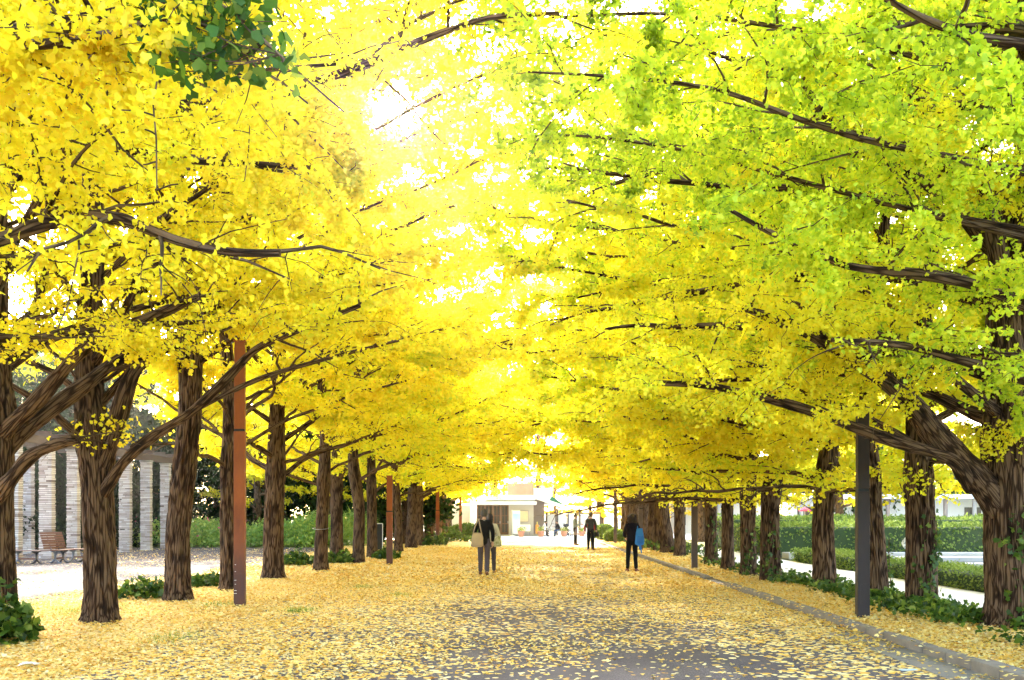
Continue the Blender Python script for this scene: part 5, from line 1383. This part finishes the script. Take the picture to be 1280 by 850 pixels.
tp, D, s = person('person in denim shirt looking down at a phone, facing right', x, y, R(-78), 1.68,
    dict(elr=(.20, .04, 1.12), wrr=(.12, .30, 1.16), ell=(-.20, .02, 1.12), wrl=(-.16, .2, 1.02), anr=(.10, .03, .08), tor=(.11, .17, .03)), (DENIM, BLKT, BRSH), 'short', HAIRB, head_tilt=R(-14))
ph_ = carried('phone', 'small dark phone held up by the person in denim', 'phone', tp, (.10, .42, 1.20))
g = MA(); g.box((0, 0, 0), (.075, .012, .15), 0, 0, ('X', R(-40))); bevel(obj('case', g, M_BLACK, ph_, True), .004)
g = MA(); g.box((0, -.0055, .0045), (.066, .004, .135), 0, 0, ('X', R(-40))); obj('screen', g, M_GLASS, ph_, True)
lb_ = carried('shoulder_bag', 'lilac grey bag hanging at the thigh of the person in denim', 'bag', tp, (.23, -.02, .92))
g = MA(); bagshape(g, .36, .16, .36, .08, 0, 8, .85); o = obj('pouch', g, LILAC, lb_)
g = MA(); g.tube([(-.1, 0, 0), (-.08, -.03, .25), (-.02, -.0, .50), (0.02, .03, .48), (.08, .03, .25), (.1, 0, 0)], .012, 6); obj('strap', g, LILAC, lb_)

x, y = at(1138, 739)
person('person in black-spotted white top and jeans half hidden behind the ivy-wrapped trunk', x + .16, y, R(-25), 1.42,
    dict(ell=(-.36, -.02, 1.20), wrl=(-.20, .05, .98), elr=(.26, .0, 1.10), wrr=(.2, .1, .9)), (SPOT, JEANS, BLKT), 'long', HAIRB)

# two people seated at a table on the forecourt
TBX, TBY = (689 - CX) / F * 78, 78.0
def cafe_chair(label, x, y, rz):
    t = thing('cafe_chair', label, 'chair', (x, y, .01), rz, 'chairs on the cafe forecourt')
    g = MA(); g.box((0, 0, .445), (.42, .42, .03)); bevel(obj('seat', g, M_WHITEP, t, True), .01)
    g = MA(); g.box((0, -.22, .72), (.42, .025, .32), 0, 0, ('X', R(8))); bevel(obj('backrest', g, M_WHITEP, t, True), .01)
    for q in (-1, 1):
        for w in (-1, 1):
            g = MA(); g.tube([(q * .18, w * .18, .43), (q * .20, w * .21, 0)], .013, 6); obj('leg', g, M_WHITEP, t)
    return t
t = thing('cafe_table', 'small white round table between the seated pair', 'table', (TBX, TBY, .01))
g = MA(); g.lathe([(.001, .70), (.36, .70), (.38, .715), (.36, .73), (.001, .73)], 24); obj('tabletop', g, M_WHITEP, t)
g = MA(); g.tube([(0, 0, .02), (0, 0, .7)], .03, 10); g.lathe([(.001, .0), (.24, .0), (.22, .03), (.03, .06)], 20); obj('pedestal', g, M_WHITEP, t)
SIT = dict(pel=(0, 0, .50), sp=(0, .03, .68), ch=(0, .10, .86), nk=(0, .17, 1.01), hd=(0, .22, 1.10), shl=(-.16, .13, .96), shr=(.16, .13, .96), ell=(-.2, .26, .74), elr=(.2, .26, .74), wrl=(-.1, .46, .76), wrr=(.1, .46, .76),
           hpl=(-.09, .05, .48), hpr=(.09, .05, .48), knl=(-.1, .44, .48), knr=(.1, .44, .48), anl=(-.1, .42, .08), anr=(.1, .38, .08), tol=(-.11, .56, .03), tor=(.11, .52, .03))
cafe_chair('white cafe chair under the person in white', TBX - .66, TBY, R(-90))
person('seated person in a white shirt leaning over the cafe table', TBX - .66, TBY, R(-90), 1.65, SIT, (WHITE, GRYT, BLKT), 'short', HAIRB, head_tilt=R(-25), z=.0)
cafe_chair('white cafe chair under the person in black', TBX + .66, TBY, R(90))
person('seated person in black bent forward at the cafe table', TBX + .66, TBY, R(90), 1.68, SIT, (BLK, JEANS, BLKT), 'short', HAIRB, head_tilt=R(-35), z=.0)
cafe_chair('empty white cafe chair right of the seated pair', TBX + 1.15, TBY + .7, R(120))
# a parked pushchair right of the table
t = thing('pushchair', 'dark pushchair parked right of the seated pair', 'pushchair', (TBX + 1.25, TBY - .35, .01), R(-70))
for (q, w) in ((-.22, -.25), (.22, -.25), (-.22, .28), (.22, .28)):
    g = MA(); a = np.linspace(0, 2 * PI, 18); rr_ = .12 if w < 0 else .09; g.tube(np.stack([q + 0 * a, w + rr_ * np.cos(a), rr_ + .02 + rr_ * np.sin(a)], -1), .02, 6, cap=False); g.tube([(q - .03, w, rr_ + .02), (q + .03, w, rr_ + .02)], .025, 8); obj('wheel', g, M_BLACK, t)
g = MA()
for q in (-.2, .2): g.tube([(q, .28, .12), (q, .05, .5), (q, -.3, 1.0)], .013, 6); g.tube([(q, -.25, .14), (q, .02, .5)], .013, 6)
g.tube([(-.2, -.3, 1.0), (.2, -.3, 1.0)], .014, 6); obj('frame', g, IRON, t)
g = MA(); g.box((0, .08, .42), (.36, .36, .05), 0, 0, ('X', R(8))); g.box((0, -.12, .66), (.36, .05, .5), 0, 0, ('X', R(22))); bevel(obj('seat', g, DKGR, t, True), .02)
g = MA(); g.blob((0, -.1, .88), (.2, .24, .14), 14, 8); obj('hood', g, DKGR, t)
# litter
x, y = at(36, 835); g = MA(); X_, Y_ = np.meshgrid(np.linspace(-.09, .09, 9), np.linspace(-.06, .06, 7)); Zz = .03 + .05 * (fbm(np.stack([X_ * 16, Y_ * 16, 0 * X_], -1), 3, 2)); V = np.stack([X_, Y_, Zz], -1).reshape(-1, 3); i_ = np.arange(6)[:, None] * 9; j_ = np.arange(8)[None]
g.add(V, np.stack([i_ + j_, i_ + j_ + 1, i_ + 10 + j_, i_ + 9 + j_], -1).reshape(-1, 4)); o = tag(obj('paper_scrap', g, M_WHITEP), 'crumpled white paper scrap lying in the leaves at the bottom left', 'litter'); o.location = (x, y, -.01); q = o.modifiers.new('th', 'SOLIDIFY'); q.thickness = .004
x, y = at(1135, 839.5); g = MA(); g.box((0, 0, .019), (.17, .07, .006), 0, .2); tag(obj('paper_ticket', g, plain('pale_blue_paper', (.45, .58, .68), .7, .1, 9, .05), None, True), 'small pale blue paper lying beside the kerb at the bottom right', 'litter').location = (x, y, 0)

# ------------------------------------------------------------------ camera, light, sky
cam = bpy.data.cameras.new('camera'); co_ = bpy.data.objects.new('camera', cam); COL.objects.link(co_)
co_.location = (0, 0, CH); co_.rotation_euler = (R(90), 0, 0)
cam.lens = 35; cam.sensor_width = 36; cam.sensor_fit = 'HORIZONTAL'
cam.shift_x = (640 - CX) / 1280; cam.shift_y = (CY - 425) / 1280
cam.clip_start = .05; cam.clip_end = 3000
sc.camera = co_
w = bpy.data.worlds.new('World'); sc.world = w; w.use_nodes = True
nt = w.node_tree; bg = nt.nodes['Background']; sky = nt.nodes.new('ShaderNodeTexSky'); sky.sky_type = 'NISHITA'; sky.sun_disc = False
sky.sun_elevation = R(SUN_EL); sky.sun_rotation = R(SUN_AZ % 360); sky.air_density = 1.0; sky.dust_density = 4.0; sky.ozone_density = .4
nt.links.new(sky.outputs[0], bg.inputs[0]); bg.inputs[1].default_value = .15
sl = bpy.data.lights.new('sun', 'SUN'); sl.energy = 2.8; sl.angle = R(2.0); sl.color = (1, .94, .84)
so = bpy.data.objects.new('sun', sl); COL.objects.link(so); so.rotation_euler = Vector(-SUND).to_track_quat('-Z', 'Y').to_euler(); so.location = (0, 0, 30)
# thin scattering volume added to imitate lens bloom around the sun
HZ = True
if HZ:
    g = MA(); g.box((0, 62, 7.5), (150, 140, 19)); o = tag(obj('glow', g, []), 'added haze hanging in the avenue', kind='stuff')
    m = bpy.data.materials.new('bloom_volume'); m.use_nodes = True; nt = m.node_tree; nt.nodes.clear(); out = nt.nodes.new('ShaderNodeOutputMaterial')
    pv = nt.nodes.new('ShaderNodeVolumePrincipled'); pv.inputs['Density'].default_value = .0003; pv.inputs['Color'].default_value = (1, .98, .92, 1); pv.inputs['Anisotropy'].default_value = .9
    nt.links.new(pv.outputs[0], out.inputs['Volume']); o.data.materials.append(m)
sc.cycles.volume_bounces = 0
sc.view_settings.view_transform = 'Standard'; sc.view_settings.look = 'None'; sc.view_settings.gamma = 1; sc.view_settings.use_curve_mapping = False
sc.view_settings.exposure = 3.62
sc.cycles.max_bounces = 9; sc.cycles.diffuse_bounces = 5; sc.cycles.transmission_bounces = 7; sc.cycles.glossy_bounces = 2; sc.cycles.transparent_max_bounces = 4
sc.cycles.caustics_reflective = False; sc.cycles.caustics_refractive = False
sc.cycles.sample_clamp_indirect = 10
sc.cycles.use_denoising = True
try:
    sc.cycles.denoiser = 'OPENIMAGEDENOISE'; sc.cycles.denoising_input_passes = 'RGB_ALBEDO_NORMAL'; sc.cycles.denoising_prefilter = 'ACCURATE'
except Exception: pass
sc.cycles.use_adaptive_sampling = True; sc.cycles.adaptive_threshold = .015
